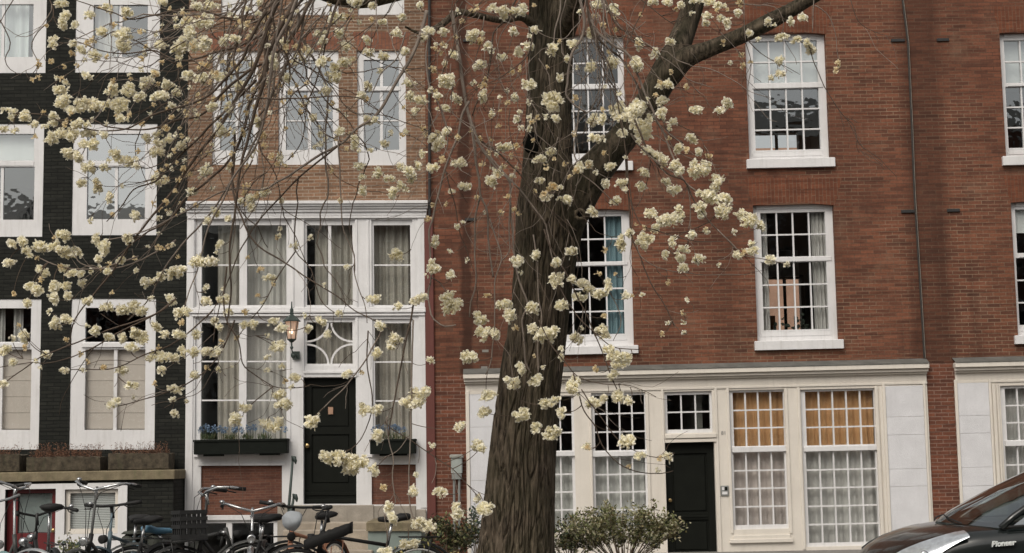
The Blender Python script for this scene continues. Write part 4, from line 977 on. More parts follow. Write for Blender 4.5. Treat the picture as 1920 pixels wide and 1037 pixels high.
# traced weeping branches: (depth at start, depth at end, width px start, end, colour, points)
BR = """
12.0 12.4 13 3 d|560,-20 545,20 520,60 505,100 495,150 480,200 465,260 450,320 440,400 430,470 433,540 425,610
12.3 12.8 11 2.5 d|530,-20 505,40 490,90 470,140 440,190 410,240 370,290 330,350 290,400 250,450 210,510 170,560 140,600 130,650
12.6 13.2 10 2.5 d|520,-10 500,70 495,130 470,190 455,250 430,300 400,330 350,370 320,410 270,440 235,470 190,530
11.8 12.3 9 2 g|570,-30 540,40 515,90 508,140 500,200 480,270 440,330 415,380 390,430 372,500 350,560 330,640
13.0 12.6 9 2.5 g|800,20 790,60 770,110 745,150 720,195 700,222 670,240 640,268 600,290 560,318 520,342 495,355 455,353 420,358 385,375 340,400 300,420 250,440 200,450
12.8 13.0 5 2 d|640,268 600,300 560,335 520,375 480,420 450,470 430,520 410,580 400,640
12.0 12.5 8 2 d|500,20 470,70 455,110 430,140 390,180 340,200 290,215 240,240 190,245 130,235 80,215 20,212
12.4 12.4 6 2 d|520,10 480,40 430,35 380,20 330,20 250,35 215,25 170,10 130,-5
12.7 12.9 6 1.8 d|500,60 450,85 400,100 340,115 290,95 250,100 200,98 145,78 120,70
12.2 12.6 7 2 d|470,130 420,170 380,215 330,225 290,240 260,243 200,238 175,225 100,225
12.5 12.9 7 2 d|480,150 430,200 370,260 320,310 290,340 250,355 225,390 200,415
12.9 13.2 8 2.5 g|545,-10 560,40 520,100 512,160 495,220 470,280 430,345 395,400 350,450 310,500 280,560 240,600
12.6 12.3 6 2 d|440,250 440,290 435,340 440,370 447,393 478,455 537,494 575,520 619,547 668,583 717,609 760,640
13.1 13.0 4 2 d|560,330 556,360 558,380 553,425 555,470 583,505 600,560 630,590
13.1 13.2 3 2 d|555,470 520,520 495,570 470,600 440,640
12.7 12.8 4 2 g|634,262 636,300 638,340 640,406 645,435 663,475 665,517 684,573 688,606
13.6 13.8 5 3 d|980,-20 967,0 950,30 940,45 925,60 922,100 915,140 905,170 890,200 885,216
13.4 13.7 9 3.5 g|846,20 855,60 862,110 870,170 880,216 886,243 890,274 892,306 899,341 901,368 913,393 915,432 918,470 925,520
13.5 13.6 4 3.5 g|901,368 892,400 890,432 890,467 892,532 882,567 880,595
13.3 13.6 5.5 3.5 g|880,216 899,270 915,295 940,324 957,341 957,378 961,432 965,480 975,530 990,570 978,600 984,648 985,680 995,700
13.4 13.5 5 3 g|892,262 903,276 925,300 961,341 988,372 1020,414 1026,432 1035,480 1045,500
13.6 13.9 5 2.5 d|890,250 910,272 930,283 961,312 976,328 1010,370 1040,400 1080,432
13.2 13.2 5 3 l|1051,-20 1051,0 1049,27 1040,62 1038,90
13.2 13.3 3.5 2 l|1061,-20 1061,0 1053,31 1051,52 1053,87 1060,110
13.0 13.1 8 4 l|1086,-30 1088,0 1093,20 1095,52 1088,77 1072,100 1067,125 1065,156 1061,177 1080,198 1099,210
13.1 13.2 4 3 l|1090,180 1084,216 1082,241 1076,268 1078,293 1086,312 1092,328 1080,349
13.2 13.3 3 2 l|1092,328 1113,343 1134,362 1142,370 1160,385
13.1 13.2 6 2 d|1100,-30 1100,0 1105,40 1120,80 1145,130 1160,200 1170,260 1178,330 1185,400 1182,436
13.3 13.2 6 3 d|1092,-20 1115,60 1140,90 1165,110 1190,150 1215,200 1240,220 1255,250 1282,268
13.2 13.1 6 3.5 g|1100,20 1120,60 1150,85 1175,100 1192,130 1210,175 1232,225 1243,245 1260,290 1284,340 1310,360 1345,375 1372,390
13.1 13.0 5 2.5 d|1190,225 1200,250 1220,290 1250,325 1284,340 1300,375 1325,410 1345,430 1360,445 1380,470
13.0 13.0 3 1.8 g|1345,430 1375,460 1400,480 1440,488 1480,495
13.0 13.1 4 2 g|1183,250 1195,270 1240,310 1284,340 1295,400 1290,430
13.1 13.0 3 1.8 d|1175,350 1180,370 1200,420 1230,432 1290,450 1320,453 1355,452
13.2 13.3 4 2 d|1172,290 1175,330 1180,400 1183,440 1200,480 1220,530 1245,570 1260,600 1264,612
13.2 13.2 2.5 1.3 g|1195,460 1200,480 1230,500 1270,510 1330,515 1400,515
13.1 13.2 4 2.5 d|1020,430 1035,470 1060,510 1075,540 1100,590 1115,625 1125,650 1140,690 1157,730
13.0 13.0 3.5 2 d|1040,500 1050,540 1080,590 1110,620 1150,650 1200,655
13.1 13.0 3 1.6 d|1010,600 1030,640 1060,680 1090,710 1130,720 1180,722 1230,745
12.9 13.0 3.5 2 d|1075,700 1085,737 1095,770 1115,800 1130,835 1150,860 1170,875 1200,885 1240,888 1262,882
12.9 12.9 3 1.6 d|1090,730 1110,760 1140,800 1165,830 1200,850 1240,858 1265,850
13.2 13.2 3.5 2.5 g|1000,440 1007,490 1009,530 1010,560 1015,600 1008,650 1010,700
13.4 13.5 3.5 2.5 l|918,410 925,432 938,470 940,490 930,515 927,545 928,600 925,640 920,680 910,702
13.4 13.4 3.5 2.5 l|957,378 955,432 955,470 940,488
13.3 13.3 6 3 g|880,190 865,216 860,250 845,290 834,316 826,351 817,383 811,414 805,432 807,470 808,520 803,550 808,590 820,605 835,612 855,610
13.3 13.3 3 2 g|808,520 825,530 838,550
13.4 13.5 3 1.6 d|835,320 845,360 855,390 860,430 875,470 888,510
12.4 12.3 4 3 l|775,600 772,680 770,818 767,887 769,955 785,985
12.5 12.4 3 2.5 l|725,780 729,828 738,862 736,904 741,942 728,955
12.5 12.4 4.5 3 d|778,560 765,620 753,680 743,732 733,783 729,818
12.6 12.5 3.5 2 d|690,620 688,680 698,742 695,776 677,825 645,850
12.3 12.3 4 3 g|720,610 700,650 681,680 650,721 598,773
12.4 12.4 3 2 d|722,790 733,804 770,825 822,862 856,887 900,935
12.4 12.4 2.5 1.5 g|768,815 745,845 710,862
12.9 13.0 4 2 d|425,500 420,560 425,600 447,640 454,680 474,700 512,725 547,728 581,723
12.8 12.9 3 2 d|512,725 480,750 455,775
12.4 12.5 4 2.5 d|330,560 290,590 200,620 150,640 110,655 77,669 56,683 10,717
12.6 12.5 4 2 d|330,560 290,590 230,620 171,654 156,660 125,673 83,681 56,679 -5,690
12.8 12.8 4 2 d|400,580 380,600 330,640 271,665 250,675 208,692 158,692 125,694
12.7 12.7 4 2 d|440,600 420,650 390,690 354,717 312,735 260,752 219,762 195,758
12.9 12.9 4 2 g|330,450 300,470 230,500 183,503 150,494 142,482 135,470
12.9 13.0 4 2 g|260,480 180,505 112,499 73,482 31,465
12.5 12.5 3.5 1.5 d|330,120 300,105 260,80 215,60 180,75 140,70
12.4 12.3 3.5 1.5 d|90,-10 100,30 70,60 60,90 72,120 60,140
12.4 12.4 3 1.5 d|30,-10 10,25 -10,60
12.5 12.5 3 1.5 d|-5,30 20,80 10,110 20,130 40,140
12.8 12.7 3 1.5 g|205,0 210,60 205,130
13.0 12.9 4 1.5 d|1000,60 990,100 960,130 930,150 890,165 870,185
13.3 13.3 3 2 d|1190,-10 1215,10 1240,30 1265,45
13.2 13.2 3 2 d|1214,-10 1205,20 1190,50 1178,80 1160,105
13.3 13.3 3 2 g|1390,-20 1395,8 1395,50 1398,78
13.3 13.4 2.5 1.5 g|1395,8 1440,10 1460,20 1470,45 1465,60
13.3 13.3 3 2 g|1526,-10 1526,10 1523,60
13.3 13.4 2.5 1.2 g|1528,10 1550,25 1566,60 1570,95 1572,112
13.5 13.6 2 1.2 d|1398,80 1408,120 1402,165 1406,195
13.5 13.6 2.5 1.2 d|1402,75 1425,100 1455,115 1475,125 1500,140
13.6 13.7 2.5 1.2 d|1515,80 1535,140 1555,180 1580,215 1600,235 1612,270 1650,300 1680,330
13.6 13.7 2 1 d|1595,0 1610,40 1640,60 1700,75
13.5 13.5 2 1 g|1350,60 1375,85 1390,105 1400,130 1385,112 1360,120
13.5 13.5 2 1 g|1260,80 1265,110 1275,130 1285,140
13.6 13.6 1.8 1 d|1290,150 1310,175 1328,190 1322,205
13.3 13.3 3 1.4 d|1345,400 1330,415 1300,430 1275,440 1250,470
13.2 13.2 2.5 1.2 d|1220,300 1215,330 1205,370 1190,390
13.0 13.1 3 1.5 g|1130,530 1150,560 1165,600 1150,640
12.6 12.7 4 2 g|760,60 745,110 715,135 700,170 690,200
12.7 12.9 5 2 d|640,-10 620,40 605,110 590,160 575,200 568,260 540,300
12.6 12.7 5 1.8 g|810,50 800,100 805,160 830,210 840,260 828,300 800,320 770,335
"""
TR = []                 # traced: list of dict(points px, depth, width)
def dense(pts, n=None):
    out = []
    for i in range(len(pts)-1):
        g = [pts[max(i-1,0)], pts[i], pts[i+1], pts[min(i+2,len(pts)-1)]]
        L = math.dist(pts[i][:2], pts[i+1][:2]); m_ = max(2, int(L/9))
        for k in range(m_):
            f = k/m_
            out.append(tuple(.5*((2*g[1][c])+(-g[0][c]+g[2][c])*f+(2*g[0][c]-5*g[1][c]+4*g[2][c]-g[3][c])*f*f+(-g[0][c]+3*g[1][c]-3*g[2][c]+g[3][c])*f**3) for c in range(len(pts[0]))))
    out.append(tuple(pts[-1])); return out
rd = random.Random(11)
SAMP = []               # (px, py, depth, width, tx, ty)
def reg(dp):
    for i in range(0, len(dp)-1, 2):
        a, b = dp[i], dp[i+1]; L = math.dist(a[:2], b[:2]) or 1
        SAMP.append((a[0], a[1], a[2], a[3], (b[0]-a[0])/L, (b[1]-a[1])/L))
def tube_px(mb, dp, n=5, jit=.9):
    pts = []; rad = []
    for i, q_ in enumerate(dp):
        jx = noise.noise(Vector((q_[0]*.03, q_[1]*.03, q_[2]*9)))*jit*2.2; jy = noise.noise(Vector((q_[0]*.03+9, q_[1]*.03, q_[2]*9)))*jit*2.2
        e = min(1, i/3)
        pts.append(P(q_[0]+jx*e, q_[1]+jy*e, q_[2])); rad.append(max(.0021, q_[3]*.86/2/PXM(q_[2])))
    # collar knobs every so often
    mb.tube(pts, rad, n, True)
for line in BR.strip().split('\n'):
    hd, body = line.split('|'); h_ = hd.split(); y0, y1, w0, w1_ = map(float, h_[:4])
    pp = [tuple(map(float, q_.split(','))) for q_ in body.split()]
    N = len(pp); pp = [(p[0], p[1], y0+(y1-y0)*i/(N-1), w0+(w1_-w0)*(i/(N-1))**.8) for i, p in enumerate(pp)]
    dp = dense(pp); reg(dp)
    m_ = MB(); tube_px(m_, dp, 7 if w0 > 4 else 5, .8)
    m_.build('branch', TW_D if h_[4] == 'd' else TW_G, ELM, smooth=True)

# further weeping twigs
def grow(mb, x, y, dep, wd, ang, ln, curl, steps=None, dz=0, regit=True):
    n = max(4, int(ln/11)); pts = []; st = ln/n
    for i in range(n+1):
        pts.append((x, y, dep+dz*i/n, wd*(1-.6*i/n)))
        x += math.cos(ang)*st; y += math.sin(ang)*st
        ang += curl*.7/n + rd.gauss(0, .11) + (rd.choice((-.38,.38)) if rd.random() < .16 else 0)
    if regit: reg(pts)
    tube_px(mb, pts, 4, .4); return pts[-1]
twd, twg = MB(), MB()
base = [s_ for s_ in SAMP]
def pick(f, tries=400):
    for _ in range(tries):
        s_ = rd.choice(base)
        if f(s_): return s_
    return rd.choice(base)
def sprout(n, f, w, ln, spread, curl, toward=None):
    for i in range(n):
        s_ = pick(f); a = math.atan2(s_[5], s_[4]) + rd.choice((-1,1))*rd.uniform(.15, spread)
        if toward is not None: a = a*.55 + toward*.45
        ww = min(s_[3]*.8, rd.uniform(*w)); c = rd.uniform(-curl, curl)
        grow(twg if rd.random() < .4 else twd, s_[0], s_[1], s_[2]+rd.uniform(-.02,.02), max(ww, 1.1), a, rd.uniform(*ln), c, dz=rd.uniform(-.5,.5))
# long arcs sweeping down and left out of the crown
for i in range(11):
    x = rd.uniform(450, 600); y = rd.uniform(-60, 20); dep = rd.uniform(11.6, 13.6)
    a = math.radians(rd.uniform(98, 128)); grow(twg if rd.random() < .45 else twd, x, y, dep, rd.uniform(5, 8), a, rd.uniform(330, 620), rd.uniform(-.05, .6), dz=rd.uniform(-.3,.6))
for i in range(64):
    x = rd.uniform(410, 640); y = rd.uniform(-60, 60); dep = rd.uniform(11.6, 14.2)
    a = math.radians(rd.uniform(92, 142)); grow(twg if rd.random() < .5 else twd, x, y, dep, rd.uniform(2.0, 4.4), a, rd.uniform(200, 560), rd.uniform(-.15, .75), dz=rd.uniform(-.4,.9))
for i in range(26):
    x = rd.uniform(300, 520); y = rd.uniform(0, 330); dep = rd.uniform(11.8, 14)
    a = math.radians(rd.uniform(120, 172)); grow(twg if rd.random() < .3 else twd, x, y, dep, rd.uniform(1.8, 3.6), a, rd.uniform(140, 340), rd.uniform(-.5,.6), dz=rd.uniform(-.4,.5))
for i in range(34):       # curtain of shoots before the upper-floor window right of the trunk
    x = rd.uniform(1078, 1150); y = rd.uniform(-40, 60); dep = rd.uniform(12.8, 14.0)
    a = math.radians(rd.uniform(66, 96)); grow(twg if rd.random() < .65 else twd, x, y, dep, rd.uniform(1.8, 4.2), a, rd.uniform(160, 430), rd.uniform(-.35,.4), dz=rd.uniform(-.3,.3))
for i in range(30):       # across the middle, top
    x = rd.uniform(600, 1010); y = rd.uniform(-40, 60); dep = rd.uniform(12.4, 14.2)
    a = math.radians(rd.uniform(70, 150)); grow(twg if rd.random() < .5 else twd, x, y, dep, rd.uniform(1.6, 3.6), a, rd.uniform(100, 340), rd.uniform(-.7,.8), dz=rd.uniform(-.4,.4))
for i in range(20):       # in front of the trunk
    x = rd.uniform(960, 1080); y = rd.uniform(100, 420); dep = rd.uniform(13.0, 13.9)
    a = math.radians(rd.uniform(55, 130)); grow(twg if rd.random() < .6 else twd, x, y, dep, rd.uniform(1.6, 3.0), a, rd.uniform(80, 260), rd.uniform(-.8,.8))
for i in range(26):       # fine grey shoots hanging left of the trunk
    x = rd.uniform(815, 1000); y = rd.uniform(-20, 330); dep = rd.uniform(12.6, 13.9)
    a = math.radians(rd.uniform(74, 106)); grow(twg if rd.random() < .8 else twd, x, y, dep, rd.uniform(1.8, 3.0), a, rd.uniform(150, 380), rd.uniform(-.5,.5), dz=rd.uniform(-.3,.3))
base = [s_ for s_ in SAMP]
sprout(130, lambda s_: s_[0] < 560, (1.4,2.6), (50,190), .9, .9, math.radians(130))
sprout(70, lambda s_: 560 < s_[0] < 1000 and s_[1] < 420, (1.3,2.4), (40,150), 1.1, 1.0)
sprout(40, lambda s_: 1040 < s_[0] < 1250 and s_[1] < 480, (1.3,2.4), (40,160), .8, .9)
sprout(26, lambda s_: 1200 < s_[0] < 1460 and s_[1] < 520, (1.2,2.0), (30,110), .9, .8)
sprout(60, lambda s_: 480 < s_[1], (1.2,2.2), (30,130), .9, .9)
sprout(12, lambda s_: s_[0] > 1380 and s_[1] < 260, (1.0,1.5), (40,150), .6, .5, math.radians(60))
base = [s_ for s_ in SAMP]
sprout(200, lambda s_: s_[0] < 900, (1.0,1.6), (14,55), 1.3, .9)
sprout(90, lambda s_: s_[0] >= 900, (1.0,1.5), (14,50), 1.3, .9)

# seed clusters: x,y,w,h in photo pixels
CL = """113,6,30,12 117,44,16,30 125,28,14 102,72,22,10 100,84,14 140,49,12,16 135,82,14 133,100,16,8 154,96,22,16 179,106,22,18 200,15,16,22 240,23,24,22 231,64,36,22 231,85,28,26 192,62,14,20 262,60,12 215,47,18,8 168,26,18,10 97,114,14,8 120,125,10 115,148,7 125,154,10,14 110,166,32,14 60,152,7 71,146,6 165,143,16,14 213,151,12 208,169,28,26 240,169,28,26 273,156,34,24 312,160,28,20 262,181,22,22 298,181,34,20 123,181,26,20 117,194,28,24 133,206,20,16 154,196,36,26 179,198,34,26 200,196,24 227,198,34,34 333,173,22,14 320,200,16 337,92,34,26 302,85,26,20 344,79,28,20 354,60,26,24 352,44,26,22 375,46,20 392,42,18 362,85,26 385,83,22 308,4,26,10 385,10,36,18 367,12,20,14 342,27,10 354,142,36,14 381,146,34,20 290,137,16,14 10,208,16,10 25,212,18,12 48,214,18,12 97,215,14,12
25,222,20,10 48,222,28,14 67,233,18,10 83,238,16,10 100,225,26,18 10,243,24,8 31,245,20,8 65,259,10,6 98,258,22,28 117,251,24,22 133,254,24,26 150,233,34,20 167,251,30,20 175,270,26,18 158,268,20,14 131,289,30,22 148,293,22,16 229,222,26,12 196,253,22,10 277,258,16 298,251,12,14 298,270,22,20 292,285,30,16 317,264,14 342,272,22,18 215,289,22 225,299,22,16 248,303,28,18 165,314,26,18 196,314,18,12 148,343,26,16 181,349,20,26 208,370,14,18 300,335,36,22 252,403,22 169,416,10,16 312,378,12 312,241,10 362,360,20,12 387,322,24,14 210,404,8
23,457,14,12 44,453,18 54,470,22,14 58,479,16,10 75,462,28,22 100,460,20,16 117,467,24,20 127,476,26,18 142,472,20 117,440,26,22 181,450,16,18 196,463,22,24 242,447,22,20 18,493,26,10 71,505,14,16 83,512,20,12 123,503,18,14 77,526,10 58,536,22,16 69,544,26,18 102,536,24 123,536,22 135,515,22,16 152,515,14 152,530,20,12 171,510,12 127,555,18 102,559,18,22 25,552,14,8 54,569,14,16 205,510,14,12 257,509,14,8 187,486,18,14 227,490,14 277,463,10 300,465,14,8 269,530,14,18 287,530,20,16 302,519,20,18 325,511,34,24 342,504,14,12 373,490,36,22 394,490,20,16 333,484,10 321,561,18,20 340,586,32,22 340,605,12,10 385,565,18,12 387,542,8,14 200,576,24,18 231,580,26,18 248,574,28,24 267,586,22,18 167,565,20,16 283,559,20,8 104,607,26,24 125,599,24,18 179,619,18 48,630,22,26 94,584,8 204,632,18,10 229,635,20,12 250,624,18,22 265,630,22,30 292,613,20,16 329,628,30,14 308,626,16 367,626,26,16 123,638,10 35,611,10 23,636,8 162,611,12
12,658,28,20 48,651,14,10 86,664,16,14 25,679,14,12 8,719,18,14 123,694,20,10 153,694,14,10 196,689,14,10 231,696,22,12 164,679,8 246,721,22,16 246,652,30,14 290,669,26,22 306,671,26,18 325,671,26,22 344,658,18 303,694,20,10 365,658,18 392,660,24,18 365,704,22,14 333,728,24,14 290,719,12,8 325,752,13,12 346,752,14,10 325,777,18,12 217,752,26,12 208,760,18,12 317,730,8 250,744,14,6
395,44,18 384,79,20,24 417,79,26,14 440,71,20,18 409,144,30,18 451,158,18,26 474,169,12 401,204,24,18 430,202,16,20 513,115,18,32 555,117,14 567,108,14 580,94,12,14 601,112,20,28 601,64,26,14 607,77,24,18 622,42,16,18 638,35,16,14 651,33,10 636,62,20 649,87,16,20 649,115,28,24 626,142,32,26 609,171,22,18 674,42,10 699,37,14,8 717,40,18,10 742,62,20,16 688,73,16 755,35,18,22 697,10,16,12 672,4,20,12 657,3,12 713,133,14,10 680,177,16,18 690,160,14 761,96,12,18 690,100,20,16 720,106,20,12 767,158,22,14 770,181,20 540,150,14,18 778,208,14 526,81,26,12 563,210,12
413,245,22 484,229,14,16 509,293,12,10 495,274,10 588,223,18,12 636,247,20,14 695,226,30,16 732,251,10 753,253,12,10 765,247,16,10 665,266,12,30 524,295,10,20 520,308,12 722,270,14,16 697,281,16,10 674,312,20,12 709,324,18,16 732,336,18,12 751,312,14,12 763,322,28,20 772,335,14,18 755,349,18,14 738,362,20 680,360,12,18 472,374,28,20 472,391,20,14 453,378,14,12 497,362,20,14 407,397,14,16 390,414,20,10 428,412,16,12 430,310,14,8 384,322,20,16
411,459,14,18 405,474,8,10 401,490,24,14 548,462,10 582,446,9,10 505,521,24,12 647,501,16,10 609,534,10 742,478,26,22 699,561,24,18 745,576,18,14 420,561,28,16 388,565,18,14 388,540,10 430,586,14 403,603,18,14 411,615,16,12 463,609,34,12 513,603,20,14 530,617,22,14 484,555,20,6 580,617,18,14 603,603,20,16 636,588,14,12 570,592,10 615,628,10,18 713,611,24,12 738,638,28,24 501,630,12,8 520,645,26,10 457,584,12 776,565,14
403,660,36,16 499,671,16,10 517,652,36,10 409,692,14,8 503,694,16,10 559,708,28,16 536,716,14,6 547,727,8,6 530,688,10,14 524,740,30,18 531,760,32,22 461,763,24,14 442,785,28,22 511,794,42,26 586,788,32,26 649,702,20,12 678,700,10,6 705,661,20 736,652,18,10 684,767,24,24 711,768,24,16 785,737,36,26 765,755,34,20 798,735,18,20 780,758,26,16 707,819,24,28 625,858,44,32 650,862,26 670,868,46,34 655,880,26,20 700,880,20,18
704,887,12 718,914,12 776,922,16,20 825,922,26,18 725,951,22,20 735,972,20,22 783,980,24,18 804,989,36,24 856,957,16,26 860,968,24,16 895,937,12,20 910,955,28,26 766,1020,38,20 719,1034,34,12 811,839,12,8 900,841,22,10 781,891,6
786,8,14,12 922,17,16,14 942,23,24,26 967,21,20,14 980,19,24,22 1001,11,10 805,58,18,14 795,69,18,14 830,59,26,8 892,62,34,16 884,75,18,16 963,62,16 915,87,16,12 851,104,14,12 940,106,24,14 972,100,20,24 992,85,22,20 1003,56,18,14 1038,94,26,24 1076,85,26,24 897,125,34,16 836,152,38,28 886,155,12,10 820,179,16,12 855,185,20,16 838,202,18,12 790,187,24,16 907,181,18,26 951,170,8 967,183,14 990,158,24,20 1036,190,44,38 1049,146,14,12 1063,108,10,14 1107,125,20 1147,117,26,24 1122,10,26,18 1149,17,26,20 1107,62,12,22 1160,205,34,28 1185,208,34,28 1205,200,20 1088,23,12 1080,185,12 920,212,14,8 974,211,12,10 1155,56,16,8
792,241,12,8 797,253,12,8 820,264,32,38 836,247,18,16 792,289,12,16 784,312,14,12 809,314,26,14 859,306,30,16 830,299,8,14 945,276,30,14 901,258,10,12 920,218,14,6 970,224,14,12 993,222,10 1043,220,18,14 1022,220,8 992,243,12,8 1111,226,28,20 1130,224,18,16 1122,259,38,14 1167,220,28,14 1011,299,26,14 1034,287,24,16 1039,299,12,8 1059,308,10 1086,318,18,24 1105,308,18,14 1147,312,26,14 1165,251,20,16 1134,285,12 920,341,26,18 934,326,14,18 872,349,22,10 845,360,12,10 894,370,12,10 961,331,12,10 1015,338,14 1049,353,16,10 1030,356,14,10 1020,368,22,14 1061,374,30,14 1132,345,18,12 1165,343,22,16 1174,356,14,10 1153,378,22,14 1111,397,22,16 805,408,12 857,426,12,10 868,418,8,10 938,399,10,8 907,399,8
816,453,18,20 842,474,10 876,489,12,8 845,515,14,16 811,501,28,30 788,557,22 845,567,40,40 895,597,30,26 913,626,48,26 970,492,24,22 976,511,8,10 947,572,34,18 956,592,24,20 997,578,26,22 1045,494,22,16 1041,524,26,30 1007,480,16,14 1072,472,20,18 1076,522,22,14 1092,530,26,18 1105,542,26,20 1124,551,24,16 1084,557,30,14 1053,572,22,20 1134,469,12 1122,514,9 1155,515,9 1140,534,16,24 1165,459,16,30 1176,555,14 1130,592,14,10 1130,622,28,24 1090,617,8,12 1001,615,22,20 1026,626,46,30 1078,636,28,22 913,555,14,8 967,617,8,10
809,675,16,12 880,671,32,24 863,800,22,20 913,740,32,20 909,773,24,22 897,835,28,20 978,690,18,24 953,713,12,14 965,719,22 1005,713,28,24 980,777,40,26 1026,756,26,20 1042,750,16,14 1053,775,20,18 1005,803,24,20 1036,813,36,24 1074,727,28 1080,717,18 1113,756,26,18 1134,748,18,12 1161,744,34,22 1176,750,20,18 1157,683,34,16 1159,669,36,22 1142,656,24,14 1174,673,26,22 1149,704,20,18 1117,693,12,8 1170,829,20 1180,825,18,20 1101,838,16,14 1051,654,18,8 1051,671,10,12 1020,688,16,10 1001,669,12,6 811,836,10,12
1226,4,26,10 1257,4,18,14 1278,10,16,14 1267,18,10 1307,2,26,8 1330,3,22,12 1351,10,24,14 1345,20,10 1363,20,12,6 1388,3,12 1385,25,14,16 1328,29,16,12 1324,45,16,14 1351,34,18,14 1363,41,14,18 1297,26,8 1199,83,18,22 1255,76,18,16 1230,98,14 1408,62,18,12 1439,40,16,12 1451,47,8 1485,40,14 1505,32,16 1422,73,14,8 1465,69,26,10 1497,75,22,12 1515,83,20,12 1517,94,22 1390,104,10 1355,81,10,5 1190,118,24,20 1200,127,24,18 1461,115,22,10 1465,140,16,12 1449,146,14,8 1572,121,12 1568,133,8 1286,162,9,12 1247,160,28,14 1229,177,10,12 1238,190,26,12 1192,202,30,26 1239,210,20,12 1305,206,26,14 1363,194,18,22 1351,208,22,12
1203,243,40,40 1186,226,14,20 1217,224,16 1240,219,20,10 1263,228,16 1257,243,12 1255,260,10 1296,262,24,20 1270,276,18,20 1289,281,12 1311,285,18,16 1215,281,20,16 1230,293,28,18 1245,303,24,20 1265,308,24,22 1272,322,20,14 1305,320,34,32 1324,312,18,28 1207,324,16,14 1249,341,16 1259,358,18 1272,356,14,12 1203,349,16 1342,337,24,18 1342,349,26,18 1317,362,26,18 1334,370,36,28 1357,374,34,22 1311,387,28,20 1315,403,18,12 1355,397,32,28 1274,390,14,12 1220,401,24,18 1251,412,40,26 1270,408,26 1228,426,22,12 1390,401,26,18 1407,414,32,28 1428,424,18,14 1324,430,10,8 1192,422,8
1209,451,34,30 1261,453,14,18 1297,440,16,14 1324,435,12,10 1377,436,8 1247,480,16,14 1274,482,24,20 1280,467,24,10 1311,486,24,18 1283,502,22,18 1348,498,10 1384,478,16 1395,472,12,10 1407,457,12,14 1411,470,22,12 1442,488,16,18 1478,497,18,8 1253,530,9 1206,555,12,10 1289,563,10,6 1281,587,8 1282,605,9 1252,605,6 1243,627,8 1282,625,14,6 1184,555,8,16 1182,436,14,16 1230,434,18,8
1200,855,18,14 1179,875,12,8 1233,883,12,8 1237,860,10,8 1252,858,14 1177,838,20,8 1102,841,8,10"""
CLS = []
for tok in CL.split():
    v = [float(q_) for q_ in tok.split(',')]; CLS.append((v[0], v[1], v[2], v[3] if len(v) > 3 else v[2]))
SEED = leaf_mat('elm_samara', [(0,(.60,.57,.26)),(.25,(.93,.88,.62)),(.5,(.99,.955,.79)),(1,(.99,.975,.90))], trans=.42, rough=.55, jitter=.25)
STALE = leaf_mat('dull_samara', [(0,(.60,.42,.20)),(.3,(.88,.74,.46)),(1,(.96,.87,.66))], trans=.5, rough=.6, jitter=.4)
def samara(mb, p, d, L, W, tone0, g_):
    d = d.normalized(); s_ = d.cross(Vector((rd.gauss(0,1), rd.gauss(0,1), rd.gauss(0,1))))
    if s_.length < 1e-4: s_ = d.orthogonal()
    s_.normalize(); nn = d.cross(s_); c = rd.uniform(.1,.35)*W
    vs = [p, p+d*L*.38+s_*W*.46+nn*c*.3, p+d*L*.8+s_*W*.40+nn*c, p+d*L+nn*c*.8, p+d*L*.8-s_*W*.40+nn*c, p+d*L*.38-s_*W*.46+nn*c*.3, p+d*L*.55-nn*c*.2]
    mb.add(vs, [(0,1,6),(1,2,6),(2,3,6),(3,4,6),(4,5,6),(5,0,6)],
           [(tone0,g_,0,1),(.5,g_,0,1),(.85,g_,0,1),(1,g_,0,1),(.85,g_,0,1),(.5,g_,0,1),(.3,g_,0,1)])
def cluster(mb, px, py, dep, w_, h_, dirx, diry):
    s_ = 1/PXM(dep); c = P(px, py, dep)
    area = w_*h_*1.15; w_ *= 1.09; h_ *= 1.09
    small = area < 190; n = max(1, int(area/(66 if not small else 80) + .5))
    w0_, h0_ = w_, h_; cen = []
    for k in range(n):
        for _ in range(20):
            u, v, q_ = rd.uniform(-1,1), rd.uniform(-1,1), rd.uniform(-1,1)
            if u*u+v*v+q_*q_ < 1: break
        if n == 1: u = v = q_ = 0
        cc = c+Vector((u*max(1.5, w_/2-4.0)*s_, q_*(w_+h_)/4*s_*.8, -v*max(1.5, h_/2-4.0)*s_))
        g_ = min(1, abs(rd.gauss(0,.2))); np_ = rd.randint(11, 15) if not small else rd.randint(8, 11)
        R_ = rd.uniform(5.4, 8.6)*s_*(.78 if small else 1)
        cen.append((cc, R_)); ax = Vector((rd.gauss(0,.6), rd.gauss(-.4,.6), rd.gauss(.45,.5))).normalized()
        for i in range(np_):
            d = Vector((rd.gauss(0,1), rd.gauss(0,1), rd.gauss(0,1))).normalized()+ax*.55
            samara(mb, cc+d.normalized()*R_*.15, d, R_*rd.uniform(.75,1.15), R_*rd.uniform(.85,1.25), rd.uniform(.25,.6), g_)
    return cen
_cl = cluster
def cluster(mb, px, py, dep, w_, h_, dx_, dy_):
    cen = _cl(mb, px, py, dep, w_, h_, dx_, dy_); c = P(px, py, dep)
    for k in range(int(w_*h_/34)+2):      # looser discs standing out of the tufts
        cc, R_ = rd.choice(cen); o = (cc-c); d = (o.normalized() if o.length > 1e-5 else Vector((0,0,1)))+Vector((rd.gauss(0,.8), rd.gauss(-.2,.6), rd.gauss(0,.8)))
        d.normalize(); samara(mb, cc+d*R_*.55, d, R_*rd.uniform(.7,1.1), R_*rd.uniform(.6,.95), rd.uniform(.1,.6), min(1, abs(rd.gauss(0,.4))))
CLS.sort(key=lambda q_: -q_[2]*q_[3])
rest, restd, conn = MB(), MB(), MB()
SAMP2 = [s_ for s_ in SAMP]
grid = {}
for s_ in SAMP2: grid.setdefault((int(s_[0]//60), int(s_[1]//60)), []).append(s_)
